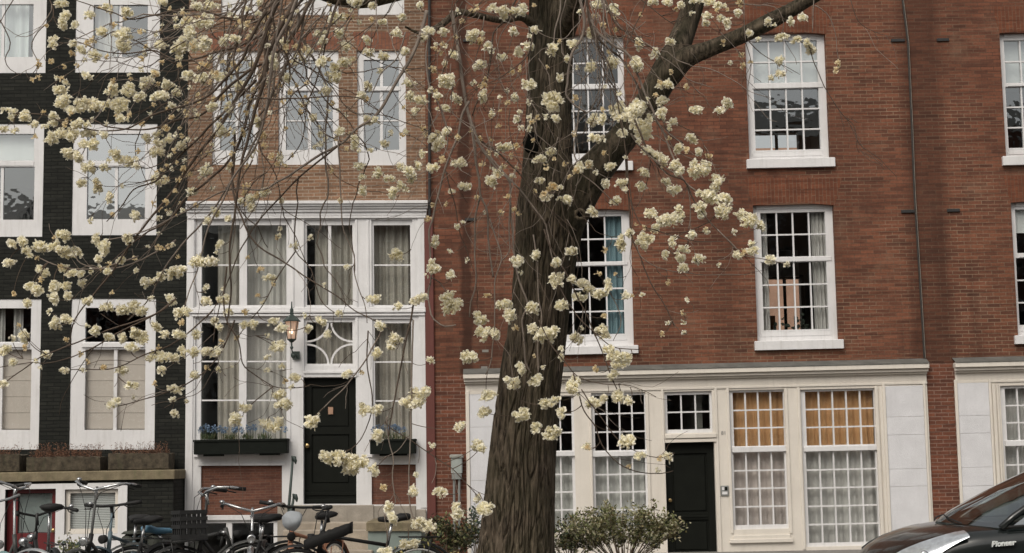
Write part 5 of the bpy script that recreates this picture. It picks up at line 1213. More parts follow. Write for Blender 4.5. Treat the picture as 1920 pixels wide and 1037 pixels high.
def nearest(px, py, dmin=8):
    best = None; bd = 1e9; gx, gy = int(px//60), int(py//60)
    for r_ in (1, 2, 4):
        for ix in range(gx-r_, gx+r_+1):
            for iy in range(gy-r_, gy+r_+1):
                for s_ in grid.get((ix, iy), ()):
                    d = math.hypot(s_[0]-px, (s_[1]-py)*(1.0 if s_[1] < py else 1.6))
                    if d < dmin: d = dmin + (dmin-d)*3
                    d -= s_[3]*1.0
                    if d < bd: bd = d; best = s_
        if best and bd < r_*60: return best
    return best
for i, (px, py, w_, h_) in enumerate(CLS):
    s_ = nearest(px, py, min(14, w_*.4)); dep = s_[2] + rd.uniform(-.10,.06)
    ctrl = ((s_[0]+px)/2 + s_[4]*10 + rd.uniform(-5,5), (s_[1]+py)/2 + s_[5]*10 + rd.uniform(-4,6))
    pts = []
    for k in range(9):
        t = k/8*1.0
        x = (1-t)**2*s_[0]+2*t*(1-t)*ctrl[0]+t*t*px; y = (1-t)**2*s_[1]+2*t*(1-t)*ctrl[1]+t*t*py
        pts.append((x, y, s_[2]+(dep-s_[2])*t, 2.6-1.0*t if w_ > 18 else 1.8-.6*t))
    ex = (px-ctrl[0], py-ctrl[1]); L = math.hypot(*ex) or 1
    if w_ > 12: pts.append((px+ex[0]/L*w_*.45, py+ex[1]/L*h_*.45, dep, 1.2))
    tube_px(conn, pts, 4, .1)
    if i < 100:
        m_ = MB(); cluster(m_, px, py, dep, w_, h_, 0, 0); m_.build('seed_cluster', SEED, ELM)
    else:
        cluster(rest if w_*h_ > 150 or rd.random() < .4 else restd, px, py, dep, w_, h_, 0, 0)
# tiny tufts sprinkled along the twigs
def tufts(n, f):
    for i in range(n):
        for _ in range(60):
            s_ = rd.choice(SAMP2)
            if s_[3] < 3.2 and f(s_): break
        w_ = rd.uniform(5, 5+11*rd.random()+.5); cluster(restd if rd.random() < .65 else rest, s_[0]+rd.uniform(-4,4), s_[1]+rd.uniform(-4,4), s_[2], w_, w_*rd.uniform(.6,1), 0, 0)
tufts(330, lambda s_: 0 < s_[0] < 560 and s_[1] < 700)
tufts(110, lambda s_: 560 <= s_[0] < 1000 and 0 < s_[1] < 400)
tufts(50, lambda s_: 1000 <= s_[0] < 1450 and 0 < s_[1] < 500)
for m_, nm, mt in ((rest,'seed_clusters',SEED),(restd,'small_seed_tufts',STALE),(twd,'dark_twigs',TW_D),(twg,'grey_twigs',TW_G),(conn,'cluster_stalks',TW_D)):
    o = m_.build(nm, mt, ELM, smooth=nm.endswith('twigs') or nm.endswith('stalks')); o['kind'] = 'stuff'
# ============================================================ BICYCLES
CHROME = plain('chrome', (.55,.56,.57), .25, .15, 9, metal=.9)
RUBBER = plain('black_rubber', (.015,.015,.015), .7, .2, 9)
STEELR = plain('worn_rim', (.62,.62,.60), .35, .2, 12, metal=.35)
def bike(px, py, Yb, yaw, steer, frame_m, bar_m, hb_z=1.08, style='dutch', label='', scale=1.0, lean=0, fork_m=None, saddle_m=None, basket=None, drop=0, rack=True):
    """px,py: where the middle of the handlebar is seen. x forward. yaw: heading in degrees (0 = to the right, 90 = away, 180 left, 270 toward viewer)"""
    c = P(px, py, Yb); zg = .15; hz = c.z-zg
    root = thing('bicycle', (c.x, Yb, zg), label, 'bicycle', 'bicycles parked before the houses')
    R_ = .35; hx = .60
    T = Matrix.Translation((c.x, Yb, zg)) @ Matrix.Rotation(math.radians(yaw), 4, 'Z') @ Matrix.Rotation(math.radians(lean), 4, 'X') @ Matrix.Translation((-hx, 0, 0))
    fk0 = Vector((.72, 0, .62)); hubf = Vector((.90, 0, R_)); hub_r = Vector((-.22, 0, R_)); bb = Vector((.24, 0, .29)); st = Vector((.06, 0, .74)); headt = Vector((.655, 0, .86)); stem = Vector((.61, 0, hz))
    fm = fork_m or frame_m
    def S(o):  # steering transform about the head axis
        return Matrix.Translation(headt) @ Matrix.Rotation(math.radians(steer), 4, Vector((-.18, 0, .95))) @ Matrix.Translation(-headt)
    def put(mb, name, mat, par=root, steer_=False, smooth=True):
        mb.xform(T @ (S(0) if steer_ else Matrix.Identity(4))); return mb.build(name, mat, par, smooth)
    for hub, stf in ((hubf, True), (hub_r, False)):
        m_ = MB(); m_.tube([hub+Vector((math.cos(a)*R_*.97, 0, math.sin(a)*R_*.97)) for a in [2*math.pi*i/40 for i in range(41)]], .019, 8, False)
        wh = put(m_, 'wheel', RUBBER, root, stf)
        m_ = MB(); m_.tube([hub+Vector((math.cos(a)*R_*.90, 0, math.sin(a)*R_*.90)) for a in [2*math.pi*i/40 for i in range(41)]], .012, 6, False); put(m_, 'rim', STEELR, wh, stf)
        m_ = MB()
        for i in range(28):
            a = 2*math.pi*i/28; sg = .025*(1 if i % 2 else -1); a2 = a+.5*(1 if i % 4 < 2 else -1)
            m_.tube([hub+Vector((math.cos(a2)*.02, sg, math.sin(a2)*.02)), hub+Vector((math.cos(a)*R_*.9, 0, math.sin(a)*R_*.9))], .0016, 3)
        m_.lathe(hub+Vector((0,-.045,0)), [(.012,0),(.03,.01),(.02,.02),(.02,.07),(.03,.08),(.012,.09)], 10, (0,1,0)); put(m_, 'spokes', CHROME, wh, stf)
    m_ = MB()
    if style == 'dutch':
        m_.tube([headt-Vector((-.02,0,.07)), Vector((.50,0,.60)), Vector((.34,0,.42)), bb], .018, 8); m_.tube([headt-Vector((-.035,0,.16)), Vector((.42,0,.42)), bb+Vector((.02,0,.02))], .016, 8)
    else:
        m_.tube([headt-Vector((-.01,0,.04)), st+Vector((.015,0,-.03))], .017, 8); m_.tube([headt-Vector((-.035,0,.16)), bb], .018, 8)
    m_.tube([bb, st], .017, 8); m_.tube([headt, fk0+Vector((-.02,0,.05))], .022, 8)
    for s_ in (-.045, .045):
        m_.tube([bb+Vector((0,s_*.6,0)), hub_r+Vector((0,s_*1.4,0))], .010, 6); m_.tube([st+Vector((0,s_*.4,-.04)), hub_r+Vector((0,s_*1.4,0))], .009, 6)
    put(m_, 'frame', frame_m)
    m_ = MB()
    for s_ in (-.05, .05): m_.tube([fk0+Vector((0,s_*.5,.02)), fk0+Vector((.02,s_,-.06)), fk0+Vector((.11,s_*1.1,-.2)), hubf+Vector((0,s_*1.1,0))], [.014,.015,.012,.009], 7)
    m_.tube([fk0+Vector((-.005,0,0)), headt, stem], .013, 7); put(m_, 'fork', fm, root, True)
    m_ = MB()
    rise = hz-.0
    if style == 'sport':
        pts = [stem+Vector((.03,0,0))+Vector(q_) for q_ in ((-.04,-.31,.02),(.0,-.22,.012),(.02,-.08,0),(.02,0,0),(.02,.08,0),(.0,.22,.012),(-.04,.31,.02))]
    else:
        pts = [stem+Vector(q_) for q_ in ((-.26,-.29,.01),(-.15,-.285,.03),(-.02,-.24,.035),(.05,-.12,.0),(.045,0,-.03),(.05,.12,.0),(-.02,.24,.035),(-.15,.285,.03),(-.26,.29,.01))]
    dn = []
    for i in range(len(pts)-1):
        for k in range(3): dn.append(pts[i].lerp(pts[i+1], k/3))
    dn.append(pts[-1]); hb = put_pts = dn
    m_.tube(dn, .0125, 8); m_.tube([stem-Vector((0,0,.12)), stem+Vector((.02,0,-.01))], .016, 8); hbo = put(m_, 'handlebar', bar_m, root, True)
    for e in (0, -1):
        a_, b_ = dn[e], dn[e+4 if e == 0 else -5]
        m_ = MB(); m_.tube([a_+(a_-b_).normalized()*.01, a_.lerp(b_, .4), a_.lerp(b_, .95)], [.019,.0185,.016], 8)
        m_.tube([b_+Vector((.02,0,-.012)), a_.lerp(b_,.7)+Vector((.045,0,-.03)), a_.lerp(b_,.2)+Vector((.05,0,-.035))], .006, 5); put(m_, 'grip', RUBBER, hbo, True)
    if True:
        m_ = MB(); e = dn[3]+Vector((.01,0,.02)); m_.ball(e, .026, (1,1,.7), 10, 6); put(m_, 'bell', CHROME, hbo, True)
    m_ = MB()
    for s_ in (-1, 1): m_.tube([dn[5 if s_ < 0 else -6], stem+Vector((.10,s_*.10,-.05)), stem+Vector((.13,s_*.02,-.22)), fk0+Vector((.02,0,.05))], .0035, 4)
    put(m_, 'brake_cables', RUBBER, root, True)
    m_ = MB(); sz = st.z+.17-drop
    m_.tube([st, Vector((.025,0,sz))], .014, 8); put(m_, 'seat_post', CHROME)
    m_ = MB(); vs = []; fs = []; secs = ((-.15,.02,.03),(-.13,.10,.05),(-.06,.115,.055),(.0,.07,.05),(.07,.035,.045),(.14,.022,.035),(.155,.008,.02))
    for (x_, w2, hh) in secs:
        for k in range(10):
            an = 2*math.pi*k/10; vs.append(Vector((.0+x_, math.cos(an)*w2, sz+.04+math.sin(an)*hh*(.55 if math.sin(an) > 0 else .8)+(.02 if x_ < -.05 else 0))))
    for i in range(len(secs)-1):
        for k in range(10): k2 = (k+1) % 10; fs.append((i*10+k, i*10+k2, (i+1)*10+k2, (i+1)*10+k))
    fs.append(tuple(range(9,-1,-1))); fs.append(tuple((len(secs)-1)*10+k for k in range(10)))
    m_.add(vs, fs); put(m_, 'saddle', saddle_m or RUBBER)
    for hub, stf, a0, a1 in ((hubf, True, 20, 190), (hub_r, False, -10, 185)):
        m_ = MB(); n = 22; vs = []; fs = []
        for i in range(n+1):
            a = math.radians(a0+(a1-a0)*i/n)
            for (o, rr) in ((-.028, .37), (-.018, .388), (0, .393), (.018, .388), (.028, .37)): vs.append(hub+Vector((math.cos(a)*rr, o, math.sin(a)*rr)))
        for i in range(n):
            for k in range(4): fs.append((i*5+k, (i+1)*5+k, (i+1)*5+k+1, i*5+k+1))
        m_.add(vs, fs)
        a = math.radians((a0+a1)/2-60)
        m_.tube([hub+Vector((0,.05,0)), hub+Vector((math.cos(a)*.385,.028,math.sin(a)*.385))], .0035, 4); put(m_, 'mudguard', fm if stf else frame_m, root, stf)
    m_ = MB(); m_.lathe(headt+Vector((.07,0,-.06)), [(.02,0),(.038,.02),(.042,.07),(.03,.075)], 12, (1,0,-.1)); put(m_, 'headlight', CHROME if style != 'sport' else RUBBER, root, True)
    if rack:
        m_ = MB()
        for s_ in (-.06, 0, .06): m_.tube([Vector((-.05,s_,.78)), Vector((-.42,s_,.77))], .006, 5)
        m_.tube([Vector((-.42,-.06,.77)), Vector((-.42,.06,.77))], .006, 5)
        for s_ in (-.065, .065): m_.tube([Vector((-.34,s_*.9,.77)), hub_r+Vector((0,s_,0))], .006, 5)
        put(m_, 'carrier', frame_m)
    m_ = MB(); m_.lathe(bb+Vector((0,-.05,0)), [(.02,0),(.09,.005),(.09,.012),(.02,.02),(.02,.1)], 18, (0,1,0))
    for s_ in (-1, 1): m_.tube([bb+Vector((0,s_*.06,0)), bb+Vector((s_*.14,s_*.08,-s_*.09)), bb+Vector((s_*.14,s_*.14,-s_*.09))], .010, 6)
    put(m_, 'crank', CHROME)
    if basket == 'crate':
        m_ = MB(); x0, x1, z0, z1 = .66, .92, hz-.42, hz-.18; wv = .15
        for zz in (z0, (z0+z1)/2-.03, (z0+z1)/2+.04, z1-.02):
            m_.box(x0, x1, -wv, -wv+.01, zz, zz+.035); m_.box(x0, x1, wv-.01, wv, zz, zz+.035); m_.box(x0, x0+.01, -wv+.011, wv-.011, zz, zz+.035); m_.box(x1-.01, x1, -wv+.011, wv-.011, zz, zz+.035)
        for k in range(5):
            yy = -wv+.011+(2*wv-.05)*k/4; m_.box(x1-.014, x1-.0105, yy, yy+.028, z0+.01, z1); m_.box(x0+.0105, x0+.014, yy, yy+.028, z0+.01, z1)
            xx = x0+.02+(x1-x0-.07)*k/4; m_.box(xx, xx+.028, -wv+.0105, -wv+.014, z0+.01, z1); m_.box(xx, xx+.028, wv-.014, wv-.0105, z0+.01, z1)
        m_.box(x0, x1, -wv, wv, z0-.012, z0-.001); put(m_, 'crate', plain('black_crate', (.022,.022,.022), .5, .2, 6), root, True, False)
        m_ = MB()
        for s_ in (-.15, .15): m_.tube([Vector((.66,s_,z0-.02)), Vector((1.0,s_,z0-.02)), hubf+Vector((0,s_*.5,0))], .009, 6)
        m_.tube([Vector((1.0,-.16,z0-.02)), Vector((1.0,.16,z0-.02))], .009, 6); put(m_, 'front_carrier', fm, root, True)
    if basket == 'bag':
        m_ = MB(); m_.bbox(-.40, -.06, -.19, -.075, .52, .80, .03); m_.bbox(-.40, -.06, .075, .19, .52, .80, .03); m_.bbox(-.40,-.06,-.19,.19,.802,.83,.02)
        put(m_, 'pannier', plain('olive_pannier', (.05,.055,.045), .8, .25, 8), root, False, True)
    return root
BLKF = plain('black_frame_paint', (.018,.018,.018), .35, .2, 9)
SILF = plain('silver_frame_paint', (.40,.42,.43), .35, .15, 9, metal=.5)
TEAL = plain('faded_teal_paint', (.16,.26,.27), .4, .2, 9)
BLUEG = plain('grey_blue_paint', (.13,.18,.21), .4, .2, 9)
GREYB = plain('dark_grey_paint', (.06,.062,.06), .45, .2, 9)
ORNG = plain('copper_paint', (.42,.20,.12), .45, .2, 9)
bike(24, 911, 14.6, 312, 26, GREYB, CHROME, label='silver forked bicycle at the left edge, its big front wheel toward the viewer', fork_m=SILF)
bike(-12, 935, 14.2, 300, 10, TEAL, SILF, label='faded teal bicycle cut off by the left edge of the view', rack=False)
bike(70, 962, 15.2, 118, 10, BLKF, RUBBER, label='black bicycle with a high wide saddle standing before the red basement door', drop=-.14)
bike(182, 912, 14.5, 235, 18, BLKF, CHROME, label='black bicycle with swept chrome handlebar before the white basement window', fork_m=GREYB)
bike(212, 948, 14.9, 262, -14, BLUEG, RUBBER, style='sport', label='grey-blue bicycle with a black handlebar and olive pannier, beside the swept chrome handlebar', basket='bag')
bike(392, 922, 14.6, 218, -10, BLKF, CHROME, label='black delivery bicycle with a front crate', basket='crate', fork_m=BLKF)
bike(412, 1003, 15.3, 8, 0, GREYB, RUBBER, style='sport', label='low bicycle with a blue cover on its saddle, behind the crate bicycle', saddle_m=plain('blue_saddle_cover', (.10,.22,.32), .6, .3, 14), drop=.10)
bike(474, 952, 14.5, 272, 6, BLKF, CHROME, label='bicycle seen head-on with a wide silver handlebar and chrome fork legs', fork_m=CHROME)
bike(552, 950, 14.9, 250, 30, ORNG, BLKF, style='sport', label='copper coloured bicycle with a grey bag on its carrier, before the stoop rails', fork_m=ORNG)
bike(618, 955, 14.3, 196, -8, BLKF, BLKF, style='sport', label='low black cargo moped-like bicycle with a long dark saddle box, rightmost of the row')
# grey cloth bag and dark saddle box as loads
rdb = random.Random(5)
m_ = MB(); c_ = P(549, 975, 14.5); m_.ball(c_, .095, (1.0,.8,1.0), 16, 10)
m_.v = [tuple(Vector(v)+Vector((noise.noise(Vector(v)*9), noise.noise(Vector(v)*9+Vector((4,0,0))), noise.noise(Vector(v)*9+Vector((0,4,0)))))*.035) for v in m_.v]
tag(m_.build('bundle', plain('pale_grey_cloth', (.42,.45,.48), .7, .15, 6), None, True, origin=c_), 'pale grey bundle strapped on the copper bicycle\'s handlebar', 'bundle')
m_ = MB(); a_, b_ = P(572,1022,14.1), P(660,989,14.1); n = 14; vs = []; fs = []
for i in range(n+1):
    t = i/n; p_ = a_.lerp(b_, t); hh = .054*(1-.12*abs(2*t-1)**4)+.006*math.sin(t*40); wv = .12*(1-.2*abs(2*t-1)**3)
    for k in range(12):
        an = 2*math.pi*k/12; sx_ = math.copysign(abs(math.cos(an))**.3, math.cos(an)); sz_ = math.copysign(abs(math.sin(an))**.3, math.sin(an))
        vs.append(p_+Vector((0, sx_*wv, sz_*hh)))
for i in range(n):
    for k in range(12): k2 = (k+1) % 12; fs.append((i*12+k, i*12+k2, (i+1)*12+k2, (i+1)*12+k))
fs.append(tuple(range(11,-1,-1))); fs.append(tuple(n*12+k for k in range(12)))
m_.add(vs, fs); tag(m_.build('saddle_bag', plain('black_vinyl', (.014,.014,.014), .65, .3, 9, bump=.2, spec=.25), None, True, origin=a_), 'long black padded seat box lying aslant over the rightmost bicycle', 'seat box')

# ============================================================ CAR
PAINT, pnt, pbs = newmat('black_car_paint'); pbs.inputs['Base Color'].default_value = (.012,.015,.015,1); pbs.inputs['Roughness'].default_value = .22
pbs.inputs['Coat Weight'].default_value = .45; pbs.inputs['Coat Roughness'].default_value = .06; pbs.inputs['Metallic'].default_value = .0
CARG = glass_mat('car_glass', .30, (.30,.36,.35)); HLG = glass_mat('headlight_glass', .25, (.9,.93,.95))
YN, YFa = 12.75, 14.45; ymid = (YN+YFa)/2; hw = (YFa-YN)/2
x0c = P(1588, 1037, YFa-.35).x; CZ = .13
car = thing('parked_car', (x0c+1.95, ymid, .0), 'black small hatchback nosing into the bottom right corner of the view', 'car')
# stations: x from nose, centre height, half width, shoulder height
ST = [(0,.50,.50,.46),(.03,.60,.62,.54),(.10,.68,.70,.61),(.20,.745,.76,.67),(.34,.80,.80,.72),(.50,.845,.82,.765),(.65,.875,.835,.80),(.80,.895,.845,.825),(1.1,.91,.85,.85),(1.6,.93,.85,.89),(2.3,.97,.85,.94),(2.9,1.0,.85,.985),(3.4,1.0,.84,.985),(3.7,.98,.80,.96),(3.86,.90,.74,.86),(3.92,.60,.68,.58)]
def sect(x_, zc_, w_, zs_):
    pr = [(0,zc_),(.3*w_,zc_-.004),(.55*w_,zc_-.012),(.74*w_,zc_-.03),(.87*w_,(zc_+zs_)/2-.012),(.95*w_,zs_-.02),(.985*w_,zs_-.07),(w_,zs_-.16),(1.0*w_,.50 if zs_ > .6 else .40),(.985*w_,.36 if zs_ > .6 else .32),(.95*w_,.22),(.85*w_,.17),(0,.16)]
    return pr
m_ = MB(); vs = []; fs = []; K = None
import bisect
def station(x_):
    i = max(0, min(len(ST)-2, bisect.bisect([s_[0] for s_ in ST], x_)-1)); a_, b_ = ST[i], ST[i+1]; t = (x_-a_[0])/(b_[0]-a_[0])
    g = [ST[max(i-1,0)], a_, b_, ST[min(i+2,len(ST)-1)]]
    return tuple(a_[k]+(b_[k]-a_[k])*(t) for k in range(4))
XS = [ST[0][0]+i*.0 for i in ()]
xs_ = sorted({0,.015,.03,.06,.10,.15,.22,.30,.40,.50,.60,.70,.80,.88,.95,1.05,1.2,1.45,1.7,2.0,2.3,2.6,2.9,3.15,3.4,3.55,3.7,3.8,3.86,3.9,3.92})
for x_ in xs_:
    pr = sect(*station(x_)); K = 2*len(pr)-2
    # nose curves back toward the sides
    bow = .16*max(0, 1-x_/.6)
    pts_ = [(-y_, z_) for y_, z_ in pr[:0:-1]] + [(y_, z_) for y_, z_ in pr[:-1]]
    pts_ = [(-y_, z_) for y_, z_ in reversed(pr[1:])] + pr[:-1]
    for y_, z_ in pts_:
        vs.append(Vector((x0c + x_ + bow*abs(y_/.85)**2.2, ymid + y_, z_)))
    KK = len(pts_)
for i in range(len(xs_)-1):
    for k in range(KK):
        k2 = (k+1) % KK; fs.append((i*KK+k, i*KK+k2, (i+1)*KK+k2, (i+1)*KK+k))
fs.append(tuple(range(KK-1,-1,-1))); fs.append(tuple((len(xs_)-1)*KK+k for k in range(KK)))
m_.add(vs, fs); body = m_.build('body', PAINT, car, True)
md = body.modifiers.new('sub', 'SUBSURF'); md.levels = 1; md.render_levels = 2
# greenhouse
def gh(x_, t): return x_
base_f, base_r, roof_f, roof_r = .70, 3.62, 1.80, 3.2
def roofz(u): return 1.475+.03*math.sin(math.pi*u)
def pil(side, u0):
    pass
def wsp(u, v):   # windshield point: u across -1..1, v up 0..1
    xb = base_f+.30*abs(u)**2; xt = roof_f+.10*abs(u)**2
    yb, yt = .76, .60
    x_ = xb+(xt-xb)*v; zz_ = .895-.03*abs(u)**2+(1.44-.025*abs(u)**2-.895)*(v**.86 if v > 0 else 0)
    return Vector((x0c+x_, ymid+u*(yb+(yt-yb)*v), zz_))
m_ = MB(); n = 14; vs = [wsp(-1+2*i/n, j/8) for j in range(9) for i in range(n+1)]
fs = [(j*(n+1)+i, j*(n+1)+i+1, (j+1)*(n+1)+i+1, (j+1)*(n+1)+i) for j in range(8) for i in range(n)]
m_.add(vs, fs); m_.build('windscreen', CARG, car, True)
m_ = MB(); vs = []; fs = []; nx = 12
for i in range(nx+1):
    u = i/nx; x_ = roof_f+(roof_r-roof_f)*u
    for k in range(n+1):
        v = -1+2*k/n; vs.append(Vector((x0c+x_+.10*abs(v)**2*(1-u), ymid+v*.60, 1.44+.045*math.sin(math.pi*min(1,u*.9+.05))-.03*abs(v)**2.5)))
for i in range(nx):
    for k in range(n): fs.append((i*(n+1)+k, (i+1)*(n+1)+k, (i+1)*(n+1)+k+1, i*(n+1)+k+1))
m_.add(vs, fs); m_.build('roof', PAINT, car, True)
for s_ in (-1, 1):
    m_ = MB(); ap = [wsp(s_, t/8) + Vector((0,s_*.006,.002)) for t in range(9)]
    m_.tube(ap, [.030,.030,.028,.027,.026,.026,.026,.027,.03], 8)
    rr = [Vector((x0c+roof_f+.10+(roof_r-roof_f)*t/6, ymid+s_*.605, 1.415+.04*math.sin(math.pi*t/6*.9))) for t in range(7)]
    m_.tube([ap[-1]]+rr, .027, 8)
    m_.tube([rr[-1], Vector((x0c+3.5, ymid+s_*.70, 1.2)), Vector((x0c+3.66, ymid+s_*.76, .98))], .05, 8)
    m_.tube([Vector((x0c+2.12, ymid+s_*.775, .94)), Vector((x0c+2.25, ymid+s_*.615, 1.43))], .03, 8)
    m_.build('pillar', PAINT, car, True)
    g = MB(); lo = [Vector((x0c+1.28+i*.3, ymid+s_*.80, .975)) for i in range(8)]; hi = []
    vs = []; 
    for i in range(9):
        t = i/8; xb = 1.08+(3.5-1.08)*t; xt = 1.92+(3.22-1.92)*t
        for j in range(5):
            v = j/4; vs.append(Vector((x0c+xb+(xt-xb)*v, ymid+s_*(.785-.175*v), (.875+.10*t)+(1.425-(.875+.10*t))*v)))
    g.add(vs, [(i*5+j, (i+1)*5+j, (i+1)*5+j+1, i*5+j+1) for i in range(8) for j in range(4)]); g.build('side_window', CARG, car, True)
    g = MB(); g.tube([Vector((x0c+1.05, ymid+s_*.80, .875)), Vector((x0c+2.2, ymid+s_*.815, .94)), Vector((x0c+3.5, ymid+s_*.79, .995))], .012, 6); g.build('belt_trim', RUBBER, car, True)
    # mirror
    g = MB(); mc = Vector((x0c+1.30, ymid+s_*.95, .90)); g.ball(mc, .10, (.55,1.0,.72), 16, 10); g.tube([mc, Vector((x0c+1.22, ymid+s_*.80, .86))], .025, 8); g.build('mirror', PAINT, car, True)
# rear window, seats as dark masses, dashboard
m_ = MB(); vs = [Vector((x0c+roof_r+.02+(.46)*j/4, ymid+(-1+2*i/8)*(.60+.14*j/4), 1.44-.46*j/4)) for j in range(5) for i in range(9)]
m_.add(vs, [(j*9+i, j*9+i+1, (j+1)*9+i+1, (j+1)*9+i) for j in range(4) for i in range(8)]); m_.build('rear_window', CARG, car, True)
m_ = MB(); m_.bbox(x0c+1.05, x0c+1.4, ymid-.7, ymid+.7, .7, .9, .04)
m_.build('dashboard', RUBBER, car, True)
for s_ in (-.36, .36):
    m_ = MB(); m_.bbox(x0c+2.3, x0c+2.5, ymid+s_-.24, ymid+s_+.24, .6, 1.12, .06); m_.bbox(x0c+2.34, x0c+2.46, ymid+s_-.13, ymid+s_+.13, 1.13, 1.32, .04); m_.build('seat', RUBBER, car, True)
# headlights, wipers, handle, lettering, wheels
for s_ in (-1, 1):
    m_ = MB(); vs = []; nn_ = 8
    for i in range(nn_+1):
        t = i/nn_; x_ = .10+.62*t; zc_, w_, zs_ = station(x_)[1:]
        bow = .16*max(0, 1-x_/.6)
        top = zs_+.012-.004*t; low = zs_-.15+.13*t**1.3
        for j in range(5):
            v = j/4; yy = w_*(.82+.185*(1-(1-v)**2)); z_ = top+(low-top)*v + (.02*(1-v))
            vs.append(Vector((x0c+x_+bow*abs(yy/.85)**2.2-.005, ymid+s_*(yy+.012), z_+.012)))
    m_.add(vs, [(i*5+j, (i+1)*5+j, (i+1)*5+j+1, i*5+j+1) for i in range(nn_) for j in range(4)])
    hl = m_.build('headlight', plain('headlight_reflector', (.62,.66,.70), .15, .25, 22, metal=.6, coat=.8), car, True)
    for (t, r_) in ((.3,.03),):
        m_ = MB()
        x_ = .10+.62*t; zc_, w_, zs_ = station(x_)[1:]; bow = .16*max(0, 1-x_/.6)
        m_.lathe((x0c+x_+bow*.9, ymid+s_*(w_*.97), zs_-.04), [(r_,0),(r_*1.05,.03),(r_*.6,.034)], 14, (0,s_,.25)); m_.build('lamp_bowl', CHROME, hl, True)
for (xw) in (.66, 3.15):
    for s_ in (-1, 1):
        wc = Vector((x0c+xw, ymid+s_*.74, .30)); m_ = MB()
        m_.lathe(wc+Vector((0,-.10,0)), [(.20,0),(.28,.01),(.30,.04),(.30,.16),(.28,.19),(.20,.20)], 32, (0,1,0)); wo = m_.build('wheel', RUBBER, car, True)
        m_ = MB(); m_.lathe(wc+Vector((0,s_*.10,0)), [(.19,0),(.19,.006),(.17,.0),(.05,.012),(.0,.014)], 24, (0,s_,0)); m_.build('rim', STEELR, wo, True)
m_ = MB()
for k in (-.2, .35):
    pw_ = [wsp((k+j*.11)/.76, .03+j*.015)+Vector((-.012,0,.008)) for j in range(-2, 3)]
    m_.tube(pw_, .007, 5)
m_.build('wiper', RUBBER, car, True)
m_ = MB(); m_.bbox(x0c-.012, x0c+.06, ymid-.42, ymid+.42, .36, .50, .02); m_.build('grille', RUBBER, car, True)
tp = P(1880, 1019, YN-.01)
for o_ in list(bpy.data.objects):
    if o_.parent == car or (o_.parent and o_.parent.parent == car): pass
car.location.z += CZ
text_mesh('Pioneer', .062, plain('silver_lettering', (.72,.75,.74), .4, .1, 9), Matrix.Translation((tp.x, YN-.012, tp.z)) @ Matrix.Rotation(math.radians(4), 4, 'Y').inverted() @ Matrix.Rotation(math.pi/2, 4, 'X'), 'lettering', car, .012, .35, True)

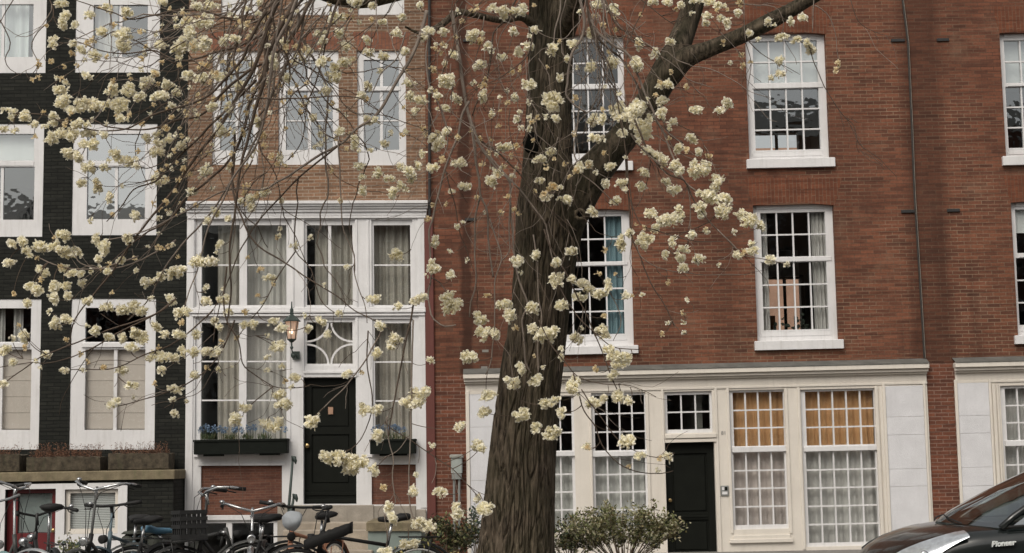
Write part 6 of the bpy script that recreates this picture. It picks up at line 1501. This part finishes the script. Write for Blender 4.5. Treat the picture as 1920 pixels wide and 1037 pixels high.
# ============================================================ SHRUBS
def shrub(name, cx, cy, Ys, wpx, hpx, label, mats, nst, nleaf, leaf, seed, spread=1.0, group=None, flat=.6, lead=.68):
    rd = random.Random(seed); s_ = 1/PXM(Ys); b_ = P(cx, cy, Ys); zb_ = .08 if Ys > 23 else .15
    root = thing(name, (b_.x, Ys, zb_), label, 'shrub', group)
    stm = MB(); tips = []
    top = b_.z
    for i in range(nst):
        a = rd.uniform(-1, 1); bx = Vector((b_.x+a*wpx*.12*s_, Ys+rd.uniform(-.12,.12), zb_))
        tx = b_.x+a*wpx*.5*s_*spread+rd.gauss(0,.03); tz = zb_+(top+hpx*.5*s_-zb_)*(1-.32*abs(a)**2)*rd.uniform(.62,1.0)
        tipp = Vector((tx, Ys+rd.uniform(-flat,flat)*.6, tz)); mid = bx.lerp(tipp, .5)+Vector((rd.gauss(0,.04), rd.gauss(0,.04), .05))
        pts = []
        for k in range(9):
            t = k/8; pts.append(bx*(1-t)**2+mid*2*t*(1-t)+tipp*t*t + Vector((noise.noise(Vector((i,k*.5,0))), noise.noise(Vector((i,k*.5,5))), 0))*.04*t)
        stm.tube(pts, [.010*(1-.75*k/8) for k in range(9)], 4)
        for k in range(3, 9): tips.append(pts[k])
        for q_ in range(5):
            st_ = pts[rd.randint(3,7)]; en = st_+Vector((rd.gauss(0,.10), rd.gauss(0,.08), abs(rd.gauss(.07,.07)))); stm.tube([st_, (st_+en)/2+Vector((0,0,-.01)), en], [.004,.003,.002], 3); tips += [en, (st_+en)/2, en]
    stm.build('stems', plain('shrub_stem', (.12,.09,.06), .8, .3, 9), root)['kind'] = 'stuff'
    ms = [MB() for _ in mats]
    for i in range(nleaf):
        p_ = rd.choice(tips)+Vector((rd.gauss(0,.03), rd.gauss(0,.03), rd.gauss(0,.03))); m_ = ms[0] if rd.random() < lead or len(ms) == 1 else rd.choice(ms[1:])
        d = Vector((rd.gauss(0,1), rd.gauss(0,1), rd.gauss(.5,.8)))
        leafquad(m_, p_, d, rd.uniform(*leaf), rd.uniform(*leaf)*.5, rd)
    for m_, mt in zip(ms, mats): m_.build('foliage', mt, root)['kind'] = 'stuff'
    return root
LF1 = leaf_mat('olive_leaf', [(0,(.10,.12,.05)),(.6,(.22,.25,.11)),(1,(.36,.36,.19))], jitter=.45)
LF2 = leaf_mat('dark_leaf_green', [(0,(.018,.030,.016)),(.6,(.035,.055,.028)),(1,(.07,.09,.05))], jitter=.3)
LF3 = leaf_mat('pale_variegated_leaf', [(0,(.30,.30,.17)),(.6,(.50,.49,.34)),(1,(.66,.62,.50))], jitter=.4)
LF4 = leaf_mat('blue_green_leaf', [(0,(.04,.07,.055)),(.6,(.09,.13,.11)),(1,(.16,.21,.18))], jitter=.1)
shrub('shrub', 1168, 980, 22.7, 228, 72, 'airy olive green bush with pale speckled leaves left of the cream house\'s black door', [LF1, LF3, LF3, LF2], 46, 5200, (.035,.078), 21, lead=.55)
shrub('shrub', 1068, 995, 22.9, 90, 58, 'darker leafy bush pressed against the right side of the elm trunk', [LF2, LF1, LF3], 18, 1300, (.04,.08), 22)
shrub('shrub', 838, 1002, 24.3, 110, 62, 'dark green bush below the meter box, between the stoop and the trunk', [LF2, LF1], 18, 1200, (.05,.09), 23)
shrub('shrub', 897, 990, 24.2, 54, 80, 'slender bush with pale blue-green leaves against the white plaster panel left of the trunk', [LF4, LF3, LF2], 9, 420, (.05,.09), 24)
shrub('shrub', 130, 1050, 23.6, 60, 70, 'small yellow green bush behind the chrome-handled bicycle by the basement', [LF1, LF4], 9, 420, (.04,.08), 25)
shrub('shrub', 760, 1040, 14.0, 130, 30, 'low yellow-tipped sprouting bush before the grey-green stoop wall', [leaf_mat('yellow_sprout', [(0,(.25,.28,.08)),(.6,(.58,.50,.20)),(1,(.76,.62,.30))], jitter=.4), LF1], 14, 420, (.03,.06), 26)
